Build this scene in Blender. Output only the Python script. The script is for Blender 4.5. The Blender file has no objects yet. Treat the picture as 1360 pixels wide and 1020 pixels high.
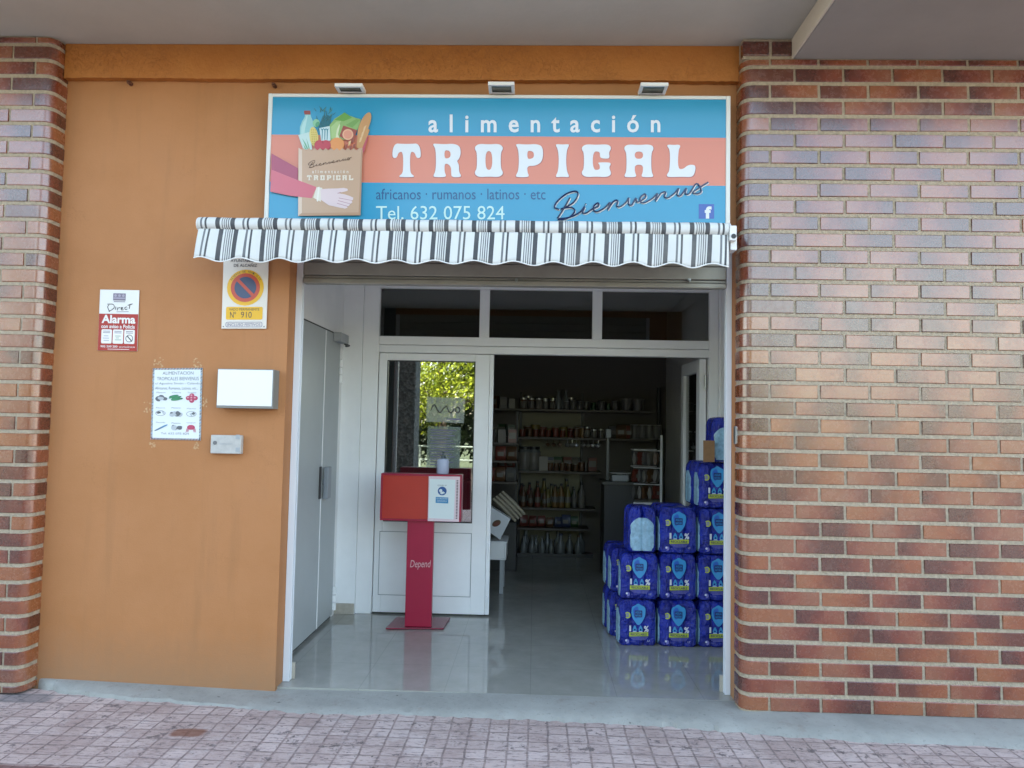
import bpy, math, random
from math import sin, cos, pi, radians
from mathutils import Vector, Matrix
from mathutils.geometry import tessellate_polygon
random.seed(11)
SC = bpy.context.scene
COL = SC.collection

# ------------------------------------------------------------------ camera
W, H, F = 1360, 1020, 995.173
CAM = Vector((0, -3.85726, 1.37))
YAW, PITCH, ROLL = 0.0317284, 0.0534133, -0.0194211
ROT = (Matrix.Rotation(YAW, 3, 'Z') @ Matrix.Rotation(PITCH, 3, 'X') @ Matrix.Rotation(ROLL, 3, 'Y'))
cd = bpy.data.cameras.new('camera')
cam = bpy.data.objects.new('camera', cd)
COL.objects.link(cam)
cd.sensor_fit = 'HORIZONTAL'
cd.sensor_width = 36
cd.lens = F / W * 36
cd.clip_start = 0.05
cd.clip_end = 3000
right, fwd, up = ROT.col[0], ROT.col[1], ROT.col[2]
m4 = Matrix((right, up, -fwd)).transposed().to_4x4()
m4.translation = CAM
cam.matrix_world = m4
SC.camera = cam

# ------------------------------------------------------------------ light
SUN_EL, SUN_AZ = radians(58), radians(25)     # sun stands behind the building
wd = bpy.data.worlds.new('World')
SC.world = wd
wd.use_nodes = True
nt = wd.node_tree
sky = nt.nodes.new('ShaderNodeTexSky')
sky.sky_type = 'NISHITA'
sky.sun_disc = False
sky.sun_elevation = SUN_EL
sky.sun_rotation = SUN_AZ
sky.dust_density = 1.6
sky.air_density = 1.0
bg = nt.nodes['Background']
bg.inputs['Strength'].default_value = 0.15
tint = nt.nodes.new('ShaderNodeMix')
tint.data_type = 'RGBA'
tint.blend_type = 'MULTIPLY'
tint.inputs[0].default_value = 1
tint.inputs[7].default_value = (1.0, .895, .745, 1)
nt.links.new(sky.outputs[0], tint.inputs[6])
nt.links.new(tint.outputs[2], bg.inputs['Color'])
sl = bpy.data.lights.new('sun', 'SUN')
sl.energy = 4.6
sl.angle = radians(0.5)
sl.color = (1.0, 0.95, 0.87)
so = bpy.data.objects.new('sun', sl)
COL.objects.link(so)
sv = Vector((sin(SUN_AZ) * cos(SUN_EL), cos(SUN_AZ) * cos(SUN_EL), sin(SUN_EL)))
so.rotation_euler = sv.to_track_quat('Z', 'Y').to_euler()
so.location = (0, 0, 30)
SC.view_settings.view_transform = 'Standard'
SC.view_settings.look = 'None'
SC.view_settings.gamma = 1
SC.view_settings.exposure = 3.06
SC.cycles.use_denoising = True
SC.cycles.max_bounces = 10
SC.cycles.diffuse_bounces = 6


# ------------------------------------------------------------------ pixel helpers (author's measuring tools)
def ray(px, py):
    return ROT @ Vector(((px - W / 2) / F, 1, -(py - H / 2) / F))
def P(px, py, Y):
    d = ray(px, py)
    return CAM + d * ((Y - CAM.y) / d.y)
def PF(px, py, z):
    d = ray(px, py)
    return CAM + d * ((z - CAM.z) / d.z)
def PX(px, py, X):
    d = ray(px, py)
    return CAM + d * ((X - CAM.x) / d.x)
def lin(r, g, b, k=1.0):
    def f(c):
        c /= 255
        return (c / 12.92 if c <= .04045 else ((c + .055) / 1.055) ** 2.4) * k
    return (f(r), f(g), f(b), 1)


# ------------------------------------------------------------------ materials
MATS = {}
def mat(name, col, rough=.6, spec=.5, metal=0, var=0, vscale=8, bump=0, bscale=60, trans=0, coat=0, alpha=1, vcol=None, detail=6):
    if name in MATS:
        return MATS[name]
    m = bpy.data.materials.new(name)
    m.use_nodes = True
    t = m.node_tree
    b = t.nodes['Principled BSDF']
    b.inputs['Base Color'].default_value = tuple(col[:3]) + (1,)
    b.inputs['Roughness'].default_value = rough
    b.inputs['Specular IOR Level'].default_value = spec
    b.inputs['Metallic'].default_value = metal
    b.inputs['Transmission Weight'].default_value = trans
    b.inputs['Coat Weight'].default_value = coat
    b.inputs['Alpha'].default_value = alpha
    if var or bump:
        tc = t.nodes.new('ShaderNodeTexCoord')
    if var:
        n = t.nodes.new('ShaderNodeTexNoise')
        n.inputs['Scale'].default_value = vscale
        n.inputs['Detail'].default_value = detail
        n.inputs['Roughness'].default_value = .65
        t.links.new(tc.outputs['Object'], n.inputs['Vector'])
        r = t.nodes.new('ShaderNodeValToRGB')
        a = vcol or [c * (1 - var) for c in col[:3]]
        c2 = col[:3] if vcol else [min(1, c * (1 + var)) for c in col[:3]]
        r.color_ramp.elements[0].position = .32
        r.color_ramp.elements[1].position = .68
        r.color_ramp.elements[0].color = tuple(a[:3]) + (1,)
        r.color_ramp.elements[1].color = tuple(c2[:3]) + (1,)
        t.links.new(n.outputs['Fac'], r.inputs['Fac'])
        t.links.new(r.outputs['Color'], b.inputs['Base Color'])
    if bump:
        n2 = t.nodes.new('ShaderNodeTexNoise')
        n2.inputs['Scale'].default_value = bscale
        n2.inputs['Detail'].default_value = 5
        t.links.new(tc.outputs['Object'], n2.inputs['Vector'])
        bp = t.nodes.new('ShaderNodeBump')
        bp.inputs['Strength'].default_value = bump
        bp.inputs['Distance'].default_value = .01
        t.links.new(n2.outputs['Fac'], bp.inputs['Height'])
        t.links.new(bp.outputs['Normal'], b.inputs['Normal'])
    MATS[name] = m
    return m


class NT:
    """tiny node tree helper"""
    def __init__(s, name):
        s.m = bpy.data.materials.new(name)
        s.m.use_nodes = True
        s.t = s.m.node_tree
        s.b = s.t.nodes['Principled BSDF']
    def n(s, typ, **kw):
        o = s.t.nodes.new(typ)
        for k, v in kw.items():
            if hasattr(o, k):
                setattr(o, k, v)
            else:
                o.inputs[k.replace('_', ' ')].default_value = v
        return o
    def l(s, a, b):
        s.t.links.new(a, b)
    def ramp(s, fac, stops, interp='LINEAR'):
        r = s.t.nodes.new('ShaderNodeValToRGB')
        r.color_ramp.interpolation = interp
        e = r.color_ramp.elements
        while len(e) < len(stops):
            e.new(.5)
        for el, (p, c) in zip(e, stops):
            el.position = p
            el.color = tuple(c[:3]) + (1,) if not isinstance(c, (int, float)) else (c, c, c, 1)
        s.l(fac, r.inputs['Fac'])
        return r.outputs['Color']
    def mix(s, fac, a, b, mode='MIX'):
        x = s.t.nodes.new('ShaderNodeMix')
        x.data_type = 'RGBA'
        x.blend_type = mode
        for i, v in ((0, fac), (6, a), (7, b)):
            if hasattr(v, 'is_output'):
                s.l(v, x.inputs[i])
            else:
                x.inputs[i].default_value = v if i == 0 else tuple(v[:3]) + (1,)
        return x.outputs[2]
    def math(s, op, a, b=0.0):
        x = s.t.nodes.new('ShaderNodeMath')
        x.operation = op
        for i, v in ((0, a), (1, b)):
            if hasattr(v, 'is_output'):
                s.l(v, x.inputs[i])
            else:
                x.inputs[i].default_value = v
        return x.outputs[0]
    def noise(s, vec, scale, detail=5, rough=.6):
        x = s.n('ShaderNodeTexNoise', Scale=scale, Detail=detail, Roughness=rough)
        s.l(vec, x.inputs['Vector'])
        return x.outputs['Fac']
    def bump(s, h, strength=.5, dist=.01):
        x = s.n('ShaderNodeBump', Strength=strength, Distance=dist)
        s.l(h, x.inputs['Height'])
        s.l(x.outputs['Normal'], s.b.inputs['Normal'])


def brick_material():
    k = NT('glazed_brick')
    at = k.n('ShaderNodeAttribute', attribute_name='tone')
    sp = k.n('ShaderNodeSeparateColor')
    k.l(at.outputs['Color'], sp.inputs[0])
    tc = k.n('ShaderNodeTexCoord')
    n1 = k.noise(tc.outputs['Object'], 14, 4)
    mp = k.n('ShaderNodeMapping')
    mp.inputs['Scale'].default_value = (30, 30, 420)
    k.l(tc.outputs['Object'], mp.inputs['Vector'])
    n2 = k.noise(mp.outputs[0], 1, 3)
    n3 = k.noise(tc.outputs['Object'], 420, 2)
    # flashed gradient along each brick
    g = k.math('ADD', k.math('ADD', sp.outputs[1], k.math('MULTIPLY', n1, .7)), -.35)
    base = k.ramp(g, [(.12, (.075, .012, .007)), (.40, (.16, .026, .011)), (.62, (.225, .052, .022)), (.9, (.25, .080, .036))])
    alt = k.ramp(g, [(.1, (.11, .021, .008)), (.55, (.255, .060, .015)), (.9, (.28, .088, .028))])
    c = k.mix(k.math('GREATER_THAN', sp.outputs[0], .62), base, alt)
    c = k.mix(k.math('MULTIPLY', k.ramp(n2, [(.42, 0), (.7, 1)]), .35), c, (.12, .05, .035))
    c = k.mix(k.math('MULTIPLY', k.ramp(n3, [(.57, 0), (.76, 1)]), .4), c, (.34, .19, .12))
    n6 = k.noise(tc.outputs['Object'], 150, 5, .8)
    c = k.mix(k.math('MULTIPLY', k.ramp(n6, [(.64, 0), (.72, 1)]), .35), c, (.09, .03, .02))
    n7 = k.noise(tc.outputs['Object'], 3.1, 5, .7)
    c = k.mix(k.math('MULTIPLY', k.ramp(n7, [(.58, 0), (.74, 1)]), .22), c, (.34, .24, .18))
    k.l(c, k.b.inputs['Base Color'])
    k.b.inputs['Roughness'].default_value = .2
    k.b.inputs['Specular IOR Level'].default_value = .9
    k.b.inputs['Coat Weight'].default_value = 1.0
    k.b.inputs['Coat Roughness'].default_value = .13
    k.bump(k.math('ADD', k.math('MULTIPLY', n2, .6), k.math('MULTIPLY', n3, 1.0)), .075, .003)
    k.l(k.b.inputs['Normal'].links[0].from_socket, k.b.inputs['Coat Normal'])
    rg = k.noise(tc.outputs['Object'], 26, 6, .8)
    k.l(k.ramp(rg, [(.35, .09), (.7, .17)]), k.b.inputs['Coat Roughness'])
    k.l(k.ramp(rg, [(.35, .2), (.7, .34)]), k.b.inputs['Roughness'])
    return k.m


def pavement_material():
    k = NT('worn_pink_pavers')
    tc = k.n('ShaderNodeTexCoord')
    mp = k.n('ShaderNodeMapping')
    mp.inputs['Rotation'].default_value = (0, 0, 0)
    k.l(tc.outputs['Object'], mp.inputs['Vector'])
    v = mp.outputs[0]
    wob = k.noise(v, 9, 3)
    w2 = k.n('ShaderNodeVectorMath', operation='MULTIPLY_ADD')
    cmb = k.n('ShaderNodeCombineXYZ')
    k.l(wob, cmb.inputs[0]); k.l(k.noise(v, 7, 3), cmb.inputs[1])
    k.l(cmb.outputs[0], w2.inputs[0])
    w2.inputs[1].default_value = (.014, .014, 0)
    k.l(v, w2.inputs[2])
    v2 = w2.outputs[0]
    br = k.n('ShaderNodeTexBrick', offset=0.0, squash=1.0)
    for nm, val in (('Scale', 1.0), ('Mortar Size', .0055), ('Mortar Smooth', .6), ('Brick Width', .089), ('Row Height', .092), ('Bias', 0.0)):
        br.inputs[nm].default_value = val
    br.inputs['Color1'].default_value = (1, 1, 1, 1)
    br.inputs['Color2'].default_value = (.0, .0, .0, 1)
    k.l(v2, br.inputs['Vector'])
    big = k.noise(v, 2.3, 6, .7)
    fine = k.noise(v, 70, 6, .75)
    mid = k.noise(v, 16, 6, .7)
    st = k.n('ShaderNodeMapping')
    st.inputs['Scale'].default_value = (20, 75, 1)
    k.l(v, st.inputs['Vector'])
    streak = k.noise(st.outputs[0], 1, 5, .7)
    c = k.ramp(br.outputs['Color'], [(0, (.46, .355, .32)), (.5, (.52, .415, .375)), (1, (.57, .46, .42))])
    c = k.mix(k.math('MULTIPLY', k.ramp(big, [(.44, 0), (.60, 1)]), .6), c, (.33, .235, .205))
    c = k.mix(k.math('MULTIPLY', k.ramp(streak, [(.52, 0), (.63, 1)]), .8), c, (.16, .125, .12))
    c = k.mix(k.math('MULTIPLY', k.ramp(mid, [(.585, 0), (.65, 1)]), .85), c, (.12, .095, .09))
    gum = k.noise(v, 34, 2, .5)
    c = k.mix(k.math('MULTIPLY', k.ramp(gum, [(.70, 0), (.72, 1)]), .85), c, (.05, .04, .04))
    lt = k.noise(v, 5.3, 6, .75)
    c = k.mix(k.math('MULTIPLY', k.ramp(lt, [(.55, 0), (.7, 1)]), .5), c, (.62, .54, .51))
    c = k.mix(k.math('MULTIPLY', k.ramp(fine, [(.52, 0), (.75, 1)]), .6), c, (.52, .46, .45))
    # joints
    c = k.mix(k.math('MULTIPLY', br.outputs['Fac'], k.ramp(mid, [(.38, .85), (.60, .15)])), c, (.17, .13, .12))
    # darker red pavers far left, and one rust stain
    sx = k.n('ShaderNodeSeparateXYZ')
    k.l(tc.outputs['Object'], sx.inputs[0])
    def blob(cx, cy, rx, ry, soft=1.35):
        dx = k.math('DIVIDE', k.math('SUBTRACT', sx.outputs[0], cx), rx)
        dy = k.math('DIVIDE', k.math('SUBTRACT', sx.outputs[1], cy), ry)
        d = k.math('ADD', k.math('POWER', k.math('ABSOLUTE', dx), 4.0), k.math('POWER', k.math('ABSOLUTE', dy), 4.0))
        d = k.math('ADD', d, k.math('MULTIPLY', mid, 1.6))
        return k.ramp(d, [(.9, 1), (1.0, 0)]) if soft is None else k.ramp(k.math('MULTIPLY', d, .5), [(.55, 1), (.85, 0)])
    a = PF(250, 973, PAVE_Z)
    c = k.mix(k.math('MULTIPLY', blob(a.x, a.y, .085, .05), .8), c, (.20, .075, .04))
    a = PF(55, 1022, PAVE_Z)
    c = k.mix(k.math('MULTIPLY', blob(a.x - .25, a.y - .02, .52, .055), .8), c, (.115, .045, .04))
    a = PF(35, 927, PAVE_Z)
    c = k.mix(k.math('MULTIPLY', blob(a.x, a.y, .14, .07), .6), c, (.16, .16, .165))
    k.l(c, k.b.inputs['Base Color'])
    k.b.inputs['Roughness'].default_value = .75
    k.b.inputs['Specular IOR Level'].default_value = .3
    h = k.math('SUBTRACT', k.math('ADD', k.math('MULTIPLY', fine, .35), k.math('MULTIPLY', mid, .5)), k.math('MULTIPLY', br.outputs['Fac'], 1.0))
    k.bump(h, .7, .008)
    return k.m


def awning_material():
    k = NT('striped_awning_cloth')
    uv = k.n('ShaderNodeUVMap', uv_map='UVMap')
    sx = k.n('ShaderNodeSeparateXYZ')
    k.l(uv.outputs[0], sx.inputs[0])
    fr = k.math('FRACT', k.math('DIVIDE', sx.outputs[0], .2085))
    wht, drk, gry = (.64, .655, .645), (.075, .08, .088), (.16, .17, .18)
    st = []
    def band(a, b, c):
        st.append((a, c)); st.append((b, wht))
    st.append((0, wht))
    band(.015, .12, drk)
    for i in range(4):
        band(.165 + i * .05, .165 + i * .05 + .026, gry)
    band(.37, .475, drk)
    band(.655, .70, gry)
    band(.76, .805, drk)
    c = k.ramp(fr, st, 'CONSTANT')
    tc = k.n('ShaderNodeTexCoord')
    n = k.noise(tc.outputs['Object'], 5, 5)
    c = k.mix(k.math('MULTIPLY', k.ramp(n, [(.45, 0), (.75, 1)]), .22), c, (.45, .43, .38))
    k.l(c, k.b.inputs['Base Color'])
    k.b.inputs['Roughness'].default_value = .75
    k.b.inputs['Specular IOR Level'].default_value = .25
    k.bump(k.noise(tc.outputs['Object'], 300, 2), .15, .002)
    return k.m


def orange_material():
    k = NT('ochre_painted_render')
    tc = k.n('ShaderNodeTexCoord')
    v = tc.outputs['Object']
    n = k.noise(v, 1.3, 6, .65)
    c = k.ramp(n, [(.3, (.385, .162, .056)), (.55, (.43, .188, .072)), (.75, (.415, .186, .078))])
    n2 = k.noise(v, 22, 6, .7)
    c = k.mix(k.math('MULTIPLY', k.ramp(n2, [(.58, 0), (.8, 1)]), .35), c, (.40, .15, .04))
    n3 = k.noise(v, 48, 3, .6)
    c = k.mix(k.math('MULTIPLY', k.ramp(n3, [(.77, 0), (.79, 1)]), .5), c, (.16, .08, .035))
    n4 = k.noise(v, 31, 3, .6)
    c = k.mix(k.math('MULTIPLY', k.ramp(n4, [(.775, 0), (.79, 1)]), .5), c, (.68, .55, .38))
    # drip marks and scuffs
    mpd = k.n('ShaderNodeMapping')
    mpd.inputs['Scale'].default_value = (9, 1, .8)
    k.l(v, mpd.inputs['Vector'])
    dr = k.noise(mpd.outputs[0], 1, 5, .65)
    c = k.mix(k.math('MULTIPLY', k.ramp(dr, [(.54, 0), (.72, 1)]), .45), c, (.33, .15, .06))
    mps = k.n('ShaderNodeMapping')
    mps.inputs['Scale'].default_value = (3, 1, 11)
    mps.inputs['Rotation'].default_value = (0, .7, 0)
    k.l(v, mps.inputs['Vector'])
    sc = k.noise(mps.outputs[0], 2.2, 5, .75)
    c = k.mix(k.math('MULTIPLY', k.ramp(sc, [(.66, 0), (.70, 1)]), .28), c, (.30, .14, .07))
    vor = k.n('ShaderNodeTexVoronoi', feature='DISTANCE_TO_EDGE')
    vor.inputs['Scale'].default_value = 1.7
    wv = k.n('ShaderNodeVectorMath', operation='MULTIPLY_ADD')
    cmb = k.n('ShaderNodeCombineXYZ')
    for i in range(3):
        k.l(k.noise(v, 3 + i, 6, .7), cmb.inputs[i])
    k.l(cmb.outputs[0], wv.inputs[0]); wv.inputs[1].default_value = (.7, .7, .7); k.l(v, wv.inputs[2])
    k.l(wv.outputs[0], vor.inputs['Vector'])
    hair = k.math('MULTIPLY', k.ramp(vor.outputs[0], [(0, 1), (.0045, 0)]), k.ramp(k.noise(v, .9, 3), [(.5, 0), (.6, 1)]))
    c = k.mix(k.math('MULTIPLY', hair, .45), c, (.2, .08, .03))
    # splash dirt along the foot of the wall
    sx = k.n('ShaderNodeSeparateXYZ')
    k.l(v, sx.inputs[0])
    d = k.math('ADD', sx.outputs[2], k.math('MULTIPLY', n2, .25))
    c = k.mix(k.math('MULTIPLY', k.ramp(d, [(.09, 1), (.42, 0)]), .8), c, (.30, .165, .085))
    k.l(c, k.b.inputs['Base Color'])
    k.b.inputs['Roughness'].default_value = .62
    k.b.inputs['Specular IOR Level'].default_value = .35
    k.bump(k.math('ADD', k.math('MULTIPLY', k.noise(v, 130, 4), .6), k.math('MULTIPLY', n2, .5)), .22, .006)
    return k.m


def beam_material():
    k = NT('rough_ochre_beam')
    tc = k.n('ShaderNodeTexCoord')
    v = tc.outputs['Object']
    n = k.noise(v, 9, 6, .7)
    c = k.ramp(n, [(.35, (.41, .138, .022)), (.65, (.455, .165, .030))])
    vor = k.n('ShaderNodeTexVoronoi', feature='DISTANCE_TO_EDGE')
    vor.inputs['Scale'].default_value = 26
    wv = k.n('ShaderNodeVectorMath', operation='MULTIPLY_ADD')
    cmb = k.n('ShaderNodeCombineXYZ')
    for i in range(3):
        k.l(k.noise(v, 13 + 3 * i, 4), cmb.inputs[i])
    k.l(cmb.outputs[0], wv.inputs[0]); wv.inputs[1].default_value = (.16, .16, .16); k.l(v, wv.inputs[2])
    k.l(wv.outputs[0], vor.inputs['Vector'])
    crack = k.math('MULTIPLY', k.ramp(vor.outputs[0], [(0, 1), (.035, 0)]), k.ramp(k.noise(v, 2.2, 3), [(.42, 0), (.55, 1)]))
    c = k.mix(k.math('MULTIPLY', crack, .3), c, (.25, .08, .015))
    k.l(c, k.b.inputs['Base Color'])
    k.b.inputs['Roughness'].default_value = .55
    k.bump(k.math('SUBTRACT', k.math('MULTIPLY', k.noise(v, 60, 5), .6), crack), .55, .010)
    return k.m


def tile_material(name='polished_floor_tile'):
    k = NT(name)
    tc = k.n('ShaderNodeTexCoord')
    v = tc.outputs['Object']
    br = k.n('ShaderNodeTexBrick', offset=0.0)
    for nm, val in (('Scale', 1.0), ('Mortar Size', .0022), ('Mortar Smooth', .1), ('Brick Width', .44), ('Row Height', .44)):
        br.inputs[nm].default_value = val
    k.l(v, br.inputs['Vector'])
    n = k.noise(v, 6, 6, .7)
    c = k.ramp(n, [(.35, (.29, .29, .25)), (.7, (.35, .345, .305))])
    c = k.mix(k.math('MULTIPLY', br.outputs['Fac'], .4), c, (.17, .165, .145))
    k.l(c, k.b.inputs['Base Color'])
    r = k.ramp(k.noise(v, 11, 6, .75), [(.35, .025), (.75, .07)])
    k.l(r, k.b.inputs['Roughness'])
    k.b.inputs['Specular IOR Level'].default_value = 1.0
    k.bump(k.noise(v, 3, 2), .03, .004)
    return k.m


def concrete_material(name, a, b, rough=.7):
    k = NT(name)
    tc = k.n('ShaderNodeTexCoord')
    v = tc.outputs['Object']
    c = k.ramp(k.noise(v, 3, 6, .7), [(.35, a), (.65, b)])
    n = k.noise(v, 45, 6, .7)
    c = k.mix(k.math('MULTIPLY', k.ramp(n, [(.58, 0), (.75, 1)]), .6), c, [x * .45 for x in a])
    n5 = k.noise(v, 9, 5, .7)
    c = k.mix(k.math('MULTIPLY', k.ramp(n5, [(.58, 0), (.68, 1)]), .45), c, (.22, .18, .15))
    n8 = k.noise(v, 26, 3, .6)
    c = k.mix(k.math('MULTIPLY', k.ramp(n8, [(.70, 0), (.73, 1)]), .7), c, (.07, .06, .05))
    k.l(c, k.b.inputs['Base Color'])
    k.b.inputs['Roughness'].default_value = rough
    k.bump(n, .35, .008)
    return k.m


def pebble_material():
    k = NT('pebbledash')
    tc = k.n('ShaderNodeTexCoord')
    v = tc.outputs['Object']
    vo = k.n('ShaderNodeTexVoronoi')
    vo.inputs['Scale'].default_value = 22
    k.l(v, vo.inputs['Vector'])
    c = k.ramp(vo.outputs['Color'], [(.2, (.03, .045, .045)), (.5, (.06, .08, .08)), (.8, (.11, .135, .13))])
    k.l(c, k.b.inputs['Base Color'])
    k.b.inputs['Roughness'].default_value = .8
    k.bump(vo.outputs['Distance'], 1.0, .03)
    return k.m


def glass_material(name, mirror, tint=(.55, .6, .58)):
    k = NT(name)
    t = k.t
    gl = t.nodes.new('ShaderNodeBsdfGlossy')
    gl.inputs['Roughness'].default_value = .004
    tr = t.nodes.new('ShaderNodeBsdfTransparent')
    tr.inputs['Color'].default_value = tint + (1,)
    mx = t.nodes.new('ShaderNodeMixShader')
    fr = t.nodes.new('ShaderNodeFresnel')
    fr.inputs['IOR'].default_value = 1.5
    ad = k.math('ADD', fr.outputs[0], mirror)
    k.l(ad, mx.inputs[0])
    k.l(tr.outputs[0], mx.inputs[1]); k.l(gl.outputs[0], mx.inputs[2])
    k.l(mx.outputs[0], t.nodes['Material Output'].inputs['Surface'])
    return k.m


# ------------------------------------------------------------------ mesh builder
ORI = {}
class MB:
    def __init__(s):
        s.v, s.f, s.mi, s.uv, s.col = [], [], [], {}, {}
    def add(s, vs, fs, mi=0, uvs=None, cols=None):
        o = len(s.v)
        s.v += [tuple(x) for x in vs]
        for i, f in enumerate(fs):
            s.f.append(tuple(o + j for j in f)); s.mi.append(mi)
        if uvs:
            for i, u in enumerate(uvs):
                s.uv[o + i] = u
        if cols:
            for i, u in enumerate(cols):
                s.col[o + i] = u
        return s
    def box(s, a, b, mi=0):
        x0, y0, z0 = [min(i, j) for i, j in zip(a, b)]
        x1, y1, z1 = [max(i, j) for i, j in zip(a, b)]
        vs = [(x0, y0, z0), (x1, y0, z0), (x1, y1, z0), (x0, y1, z0), (x0, y0, z1), (x1, y0, z1), (x1, y1, z1), (x0, y1, z1)]
        return s.add(vs, [(0, 3, 2, 1), (4, 5, 6, 7), (0, 1, 5, 4), (1, 2, 6, 5), (2, 3, 7, 6), (3, 0, 4, 7)], mi)
    def prism(s, pts, d, mi=0):
        """closed polygon of 3-D points extruded along d"""
        n = len(pts); d = Vector(d)
        a = [Vector(p) for p in pts]; b = [p + d for p in a]
        s.add(a + b, [tuple(range(n)), tuple(range(2 * n - 1, n - 1, -1))] + [(i, i + n, (i + 1) % n + n, (i + 1) % n) for i in range(n)], mi)
        return s
    def tube(s, path, r, n=8, mi=0, caps=True):
        path = [Vector(p) for p in path]
        rs = r if isinstance(r, (list, tuple)) else [r] * len(path)
        vs, fs = [], []
        ref = None
        for i, p in enumerate(path):
            t = (path[min(i + 1, len(path) - 1)] - path[max(i - 1, 0)]).normalized()
            if ref is None:
                ref = Vector((0, 0, 1)) if abs(t.z) < .9 else Vector((1, 0, 0))
            u = (ref - t * ref.dot(t)).normalized(); ref = u
            w = t.cross(u)
            for k in range(n):
                a = 2 * pi * k / n
                vs.append(p + (u * cos(a) + w * sin(a)) * rs[i])
        for i in range(len(path) - 1):
            for k in range(n):
                fs.append((i * n + k, i * n + (k + 1) % n, (i + 1) * n + (k + 1) % n, (i + 1) * n + k))
        if caps:
            fs.append(tuple(range(n - 1, -1, -1))); fs.append(tuple((len(path) - 1) * n + k for k in range(n)))
        return s.add(vs, fs, mi)
    def lathe(s, prof, c=(0, 0, 0), n=12, mi=0, sx=1, sy=1, mis=None):
        vs, fs = [], []
        for r, z in prof:
            for k in range(n):
                a = 2 * pi * k / n
                vs.append((c[0] + r * cos(a) * sx, c[1] + r * sin(a) * sy, c[2] + z))
        o = len(s.v); s.v += vs
        for i in range(len(prof) - 1):
            for k in range(n):
                s.f.append((o + i * n + k, o + i * n + (k + 1) % n, o + (i + 1) * n + (k + 1) % n, o + (i + 1) * n + k))
                s.mi.append(mis[i] if mis else mi)
        s.f.append(tuple(o + k for k in range(n - 1, -1, -1))); s.mi.append(mis[0] if mis else mi)
        s.f.append(tuple(o + (len(prof) - 1) * n + k for k in range(n))); s.mi.append(mis[-1] if mis else mi)
        return s
    def build(s, name, mats, parent=None, smooth=False, bevel=0, origin=None, weld=False):
        me = bpy.data.meshes.new(name)
        o = Vector(origin) if origin is not None else (ORI[parent] if parent is not None else Vector())
        me.from_pydata([Vector(v) - o for v in s.v], [], s.f)
        if not isinstance(mats, (list, tuple)):
            mats = [mats]
        for m in mats:
            me.materials.append(m)
        me.polygons.foreach_set('material_index', s.mi)
        if s.uv:
            l = me.uv_layers.new(name='UVMap')
            for lp in me.loops:
                l.data[lp.index].uv = s.uv.get(lp.vertex_index, (0, 0))
        if s.col:
            a = me.color_attributes.new('tone', 'FLOAT_COLOR', 'POINT')
            for i in range(len(me.vertices)):
                a.data[i].color = s.col.get(i, (0, 0, 0, 1))
        me.update()
        ob = bpy.data.objects.new(name, me)
        COL.objects.link(ob)
        if smooth:
            me.polygons.foreach_set('use_smooth', [True] * len(me.polygons))
            try:
                me.set_sharp_from_angle(angle=radians(38))
            except Exception:
                pass
        if bevel:
            b = ob.modifiers.new('bevel', 'BEVEL')
            b.width = bevel; b.segments = 2; b.limit_method = 'ANGLE'; b.angle_limit = radians(40)
        if parent is not None:
            ob.parent = parent
        else:
            ob.location = o
        ORI[ob] = o
        return ob


def tag(o, label=None, cat=None, group=None, kind=None):
    for k, v in (('label', label), ('category', cat), ('group', group), ('kind', kind)):
        if v:
            o[k] = v
    return o
def thing(name, loc, label, cat, group=None):
    o = bpy.data.objects.new(name, None)
    COL.objects.link(o)
    o.empty_display_size = .1
    o.location = loc
    ORI[o] = Vector(loc)
    return tag(o, label, cat, group)
def struct(o):
    o['kind'] = 'structure'
    return o
KIDS = {}
def copy_tree(o, parent=None):
    c = o.copy()
    COL.objects.link(c)
    if parent is not None:
        c.parent = parent
    for ch in [x for x in bpy.data.objects if x.parent == o]:
        copy_tree(ch, c)
    return c


# ------------------------------------------------------------------ flat print (text, outlines, strokes)
def chaikin(pts, it=2):
    for _ in range(it):
        q = []
        n = len(pts)
        for i in range(n):
            a, b = pts[i], pts[(i + 1) % n]
            q.append((a[0] * .75 + b[0] * .25, a[1] * .75 + b[1] * .25))
            q.append((a[0] * .25 + b[0] * .75, a[1] * .25 + b[1] * .75))
        pts = q
    return pts
def ell(cx, cy, rx, ry=None, n=28, rot=0, a0=0, a1=2 * pi):
    ry = ry or rx
    r = []
    full = abs(a1 - a0) > 6.28
    for i in range(n if full else n + 1):
        a = a0 + (a1 - a0) * i / n
        x, y = rx * cos(a), ry * sin(a)
        r.append((cx + x * cos(rot) - y * sin(rot), cy + x * sin(rot) + y * cos(rot)))
    return r
def flat(mb, loops, fn, mi=0):
    """fill 2-D loops (outer first, then holes) and place each vertex with fn(x, y) -> 3-D"""
    tri = tessellate_polygon([[Vector((x, y, 0)) for x, y in l] for l in loops])
    pts = [fn(x, y) for l in loops for x, y in l]
    fs = []
    for t in tri:
        a, b, c = [Vector(pts[i]) for i in t]
        nrm = (b - a).cross(c - a)
        if nrm.length < 1e-12:
            continue
        fs.append(tuple(t) if nrm.y < 0 else tuple(reversed(t)))
    mb.add(pts, fs, mi)
def catmull(pts, k=5):
    r = []
    n = len(pts)
    for i in range(n - 1):
        p0, p1, p2, p3 = pts[max(i - 1, 0)], pts[i], pts[i + 1], pts[min(i + 2, n - 1)]
        for j in range(k):
            t = j / k
            r.append(tuple(.5 * ((2 * p1[d]) + (-p0[d] + p2[d]) * t + (2 * p0[d] - 5 * p1[d] + 4 * p2[d] - p3[d]) * t * t + (-p0[d] + 3 * p1[d] - 3 * p2[d] + p3[d]) * t ** 3) for d in (0, 1)))
    r.append(pts[-1])
    return r
def stroke(mb, pts, fn, r, mi=0, k=5, n=5):
    mb.tube([fn(x, y) for x, y in catmull(pts, k)], r, n, mi)
_TX = {}
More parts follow.
